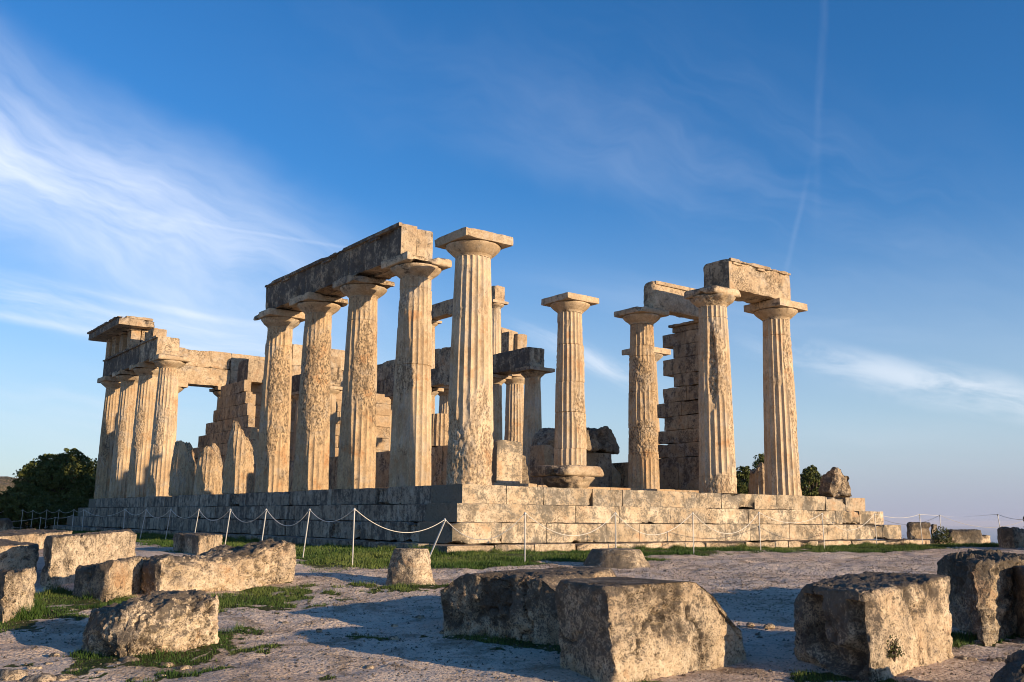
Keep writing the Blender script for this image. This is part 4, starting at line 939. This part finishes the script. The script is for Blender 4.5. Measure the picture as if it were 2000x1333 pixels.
treeat(180, 925, 58, 120, 'dark pine half hidden behind the far corner column', 3, 14000, group=GT, vlow=1005)
treeat(110, 975, 44, 190, 'broad low dark bush spreading beneath the large rounded pine', 4, 22000, group=GT, vlow=1022)
treeat(1485, 872, 52, 74, 'tallest dark pine between the two right-hand front columns', 5, 9000, group=GT)
treeat(1446, 902, 46, 60, 'dark pine beside the scarred front column', 6, 8000, group=GT)
treeat(1455, 930, 44, 90, 'low dark pine in the gap between the two right-hand front columns', 7, 8000, group=GT)
treeat(1568, 900, 50, 56, 'dark pine just right of the rightmost full column', 8, 7000, group=GT)
treeat(1590, 925, 52, 60, 'small dark pine left of the broken lump on the platform', 9, 6000, group=GT)
def shrub(label, P, r, n, ls, mat, seed, name='shrub', cat='shrub'):
    q = np.random.RandomState(seed); root = thing(name, label, cat, P); P = np.array(P, float); v = q.normal(size=(n, 3)); v /= np.linalg.norm(v, axis=1)[:, None]; v[:, 2] = np.abs(v[:, 2])
    p = P+v*(q.uniform(.15, 1, n)**.5)[:, None]*np.array(r); a = q.normal(size=(n, 3)); a /= np.linalg.norm(a, axis=1)[:, None]; b = np.cross(a, q.normal(size=(n, 3))); b /= np.linalg.norm(b, axis=1)[:, None]
    s = ls*q.uniform(.6, 1.3, n)[:, None]; V = np.stack([p-a*s, p+b*s*.55, p+a*s, p-b*s*.55], 1).reshape(-1, 3)
    link('leaves', V, np.arange(len(V)).reshape(-1, 4), mat, root, smooth=False, tone=np.repeat(q.uniform(0, 1, n), 4), loc=P)
    Vs = []; Fs = []; o = 0
    for i in range(7):
        e = P+v[i]*np.array(r)*.8; V, Fc = tube([P-[0, 0, .03], (P+e)/2+[0, 0, .02], e], [.006, .005, .002], 5); Vs.append(V); Fs += [tuple(k+o for k in f) for f in Fc]; o += len(V)
    link('stems', np.concatenate(Vs), Fs, MB, root, loc=P)
p = atD(1812, 27.5); shrub('green bush beside the dark squared block on the right', (p[0], p[1], float(gz(*p))), (.3, .3, .55), 900, .03, MLs, 3)
# sprig growing from the face of the grooved foreground block
b_, c_ = np.array(c4[0]), np.array(c4[1]); q_ = b_*.79+c_*.21; q_[2] = zat(q_, 1283); nrm = np.array([(c_-b_)[1], -(c_-b_)[0], 0]); nrm /= np.linalg.norm(nrm)
shrub('small leafy sprig growing from the sunlit face of the grooved block', q_+nrm*.03, (.11, .05, .16), 300, .010, MLs, 4, 'wall_sprig', 'plant')
p = gpt(1635, 1066); shrub('dry bush at the foot of the steps near their right end', (13.3, -1.35, float(gz(13.3, -1.35))), (.30, .2, .30), 260, .012, leafmat('dry_leaves', (.10, .06, .03), (.22, .14, .07)), 5)

# ---------------------------------------------------------------- rope barriers
MP = simple('galvanised_post', (.50, .48, .44), .5, .25, .5); MR = simple('white_rope', (.64, .60, .52), .85)
def barrier(label, posts, sags, joint_first=None):
    """posts: (u, vbase, utop, vtop) or (x,y,height) world"""
    root = None; tops = []
    for k, p in enumerate(posts):
        if len(p) == 4:
            b = gpt(p[0], p[1]); u2, vt = p[2], p[3]; s_ = (u2-p[0])*np.dot(b[:2]-CAM[:2], FH)/FPX; t = np.array([b[0]+RH[0]*s_, b[1]+RH[1]*s_, 0]); t[2] = zat(t, vt)
        else:
            b = np.array([p[0], p[1], float(gz(p[0], p[1]))]); t = b+[0, 0, p[2]]
        if root is None: root = thing('rope_barrier', label, 'rope barrier', b)
        V, Fc = tube([b-[0, 0, .1], t-[0, 0, .03]], [.0105, .0105], 10); po = link('post', V, Fc, MP, root, loc=b)
        V, Fc = tube([t-[0, 0, .035], t-[0, 0, .02], t-[0, 0, .005], t+[0, 0, .01]], [.016, .021, .02, .010], 10); link('post_cap', V, Fc, MP, po, loc=t); tops.append(t)
    for k in range(len(tops)-1):
        a, b = tops[k], tops[k+1]; s = sags[k] if k < len(sags) else .2; ts = np.linspace(0, 1, 22)
        pts = [a+(b-a)*q-np.array([0, 0, s*4*q*(1-q)*(1+.25*math.sin(k*2.3)*(q-.5))]) for q in ts]; V, Fc = tube(pts, [.0058]*22, 7); link('rope', V, Fc, MR, root, loc=a)
barrier('white rope strung on thin metal posts in front of the sunlit steps',
        [(830, 1096, 866, 1014), (1025, 1101, 1025, 1002), (1203, 1090, 1203, 1002), (1355, 1083, 1355, 1002), (1486, 1079, 1485, 1001), (1611, 1074, 1609, 1003), (1713, 1069, 1712, 1004), (1803, 1068, 1800, 1005), (1885, 1062, 1878, 1002), (1961, 1069, 1954, 1005), (2080, 1085, 2075, 990)],
        [.38, .38, .40, .42, .22, .40, .10, .25, .25, .2])
barrier('white rope on thin metal posts along the shaded long side of the platform',
        [(830.6, 1096.5, 866.5, 1015), (688, 1108, 688, 994), (590, 1092, 600, 995), (507, 1083, 515, 995), (437, 1074, 445, 995), (376, 1062, 384, 995), (322, 1057, 329, 995), (272, 1055, 281, 995), (239, 1050, 240, 995), (160, 1040, 160, 996)],
        [.28, .20, .28, .24, .24, .22, .22, .16, .22])
barrier('far rope barrier running along the tree line at the left', [(160, 1037, 160, 996), (141, 1036, 141, 995.5), (111, 1034, 112, 996), (88, 1034, 88, 996), (60, 1034, 61, 997), (40, 1034, 41, 996), (25, 1033, 27, 992), (8, 1033, 9, 994), (-30, 1033, -30, 994)], [.1, .14, .12, .14, .1, .1, .1, .2])
barrier('lower second rope barrier crossing in front of the pines at the left', [(140, 1040, 140, 1006), (104, 1040, 105, 1011), (76, 1040, 77, 1011), (-40, 1042, -40, 1015)], [.06, .06, .1])
barrier('rear rope barrier past the right end of the platform', [(16.2, 1.2, .8), (16.6, -.6, .85), (18.6, -2.2, .8)], [.25, .3])

# loose gravel over the path
def gravel(n, x0, x1, y0, y1, s0, s1):
    x = rng.uniform(x0, x1, n); y = rng.uniform(y0, y1, n); P = np.stack([x, y, x*0], 1)
    k = (rng.uniform(-1, 1, n) < .2+1.6*fbm(P, .8, 3)) & (turf_mask(x, y) < .3); x, y, P = x[k], y[k], P[k]; n = len(x)
    z = gz(x, y)+gb(P); s = s0+(s1-s0)*rng.uniform(0, 1, n)**4; a = rng.uniform(0, 6.28, n)
    o = np.array([(1, 0, 0), (0, 1, 0), (-1, 0, 0), (0, -1, 0), (0, 0, .75)])
    V = []
    for q in o:
        j = rng.uniform(.6, 1.3, n)*s; V.append(np.stack([x+(q[0]*np.cos(a)-q[1]*np.sin(a)*.7)*j+(q[2]*rng.uniform(-.3, .3, n))*s, y+(q[0]*np.sin(a)+q[1]*np.cos(a)*.7)*j, z-.003+q[2]*j], 1))
    V = np.stack(V, 1).reshape(-1, 3); b = np.arange(n)[:, None, None]*5; F_ = (b+np.array([[0, 1, 4], [1, 2, 4], [2, 3, 4], [3, 0, 4]])).reshape(-1, 3)
    return V, F_
V1, F1 = gravel(90000, -11, 3, -14, -3, .004, .022); V2, F2 = gravel(60000, -2, 17, -10, -2.5, .006, .024)
tag(link('gravel', np.concatenate([V1, V2]), np.concatenate([F1, F2+len(V1)]), MS['rockp'], smooth=False), 'loose pale limestone gravel scattered over the path', 'gravel', kind='stuff')

# air over the sea
mz = bpy.data.materials.new('sea_air'); mz.use_nodes = True; nt = mz.node_tree; nt.nodes.remove(nt.nodes['Principled BSDF'])
pv = nd(nt, 'ShaderNodeVolumePrincipled'); pv.inputs['Density'].default_value = .000045; pv.inputs['Color'].default_value = (.80, .82, .95, 1); pv.inputs['Anisotropy'].default_value = 0
nt.links.new(pv.outputs[0], nt.nodes['Material Output'].inputs['Volume'])
R_ = 43000.; hz_ = [(x, y, z) for z in (-172, 30) for x, y in ((-R_, -R_), (R_, -R_), (R_, R_), (-R_, R_))]
tag(link('haze', hz_, [(0, 3, 2, 1), (4, 5, 6, 7), (0, 1, 5, 4), (1, 2, 6, 5), (2, 3, 7, 6), (3, 0, 4, 7)], mz, smooth=False), 'thin sea haze filling the air', 'haze', kind='stuff')
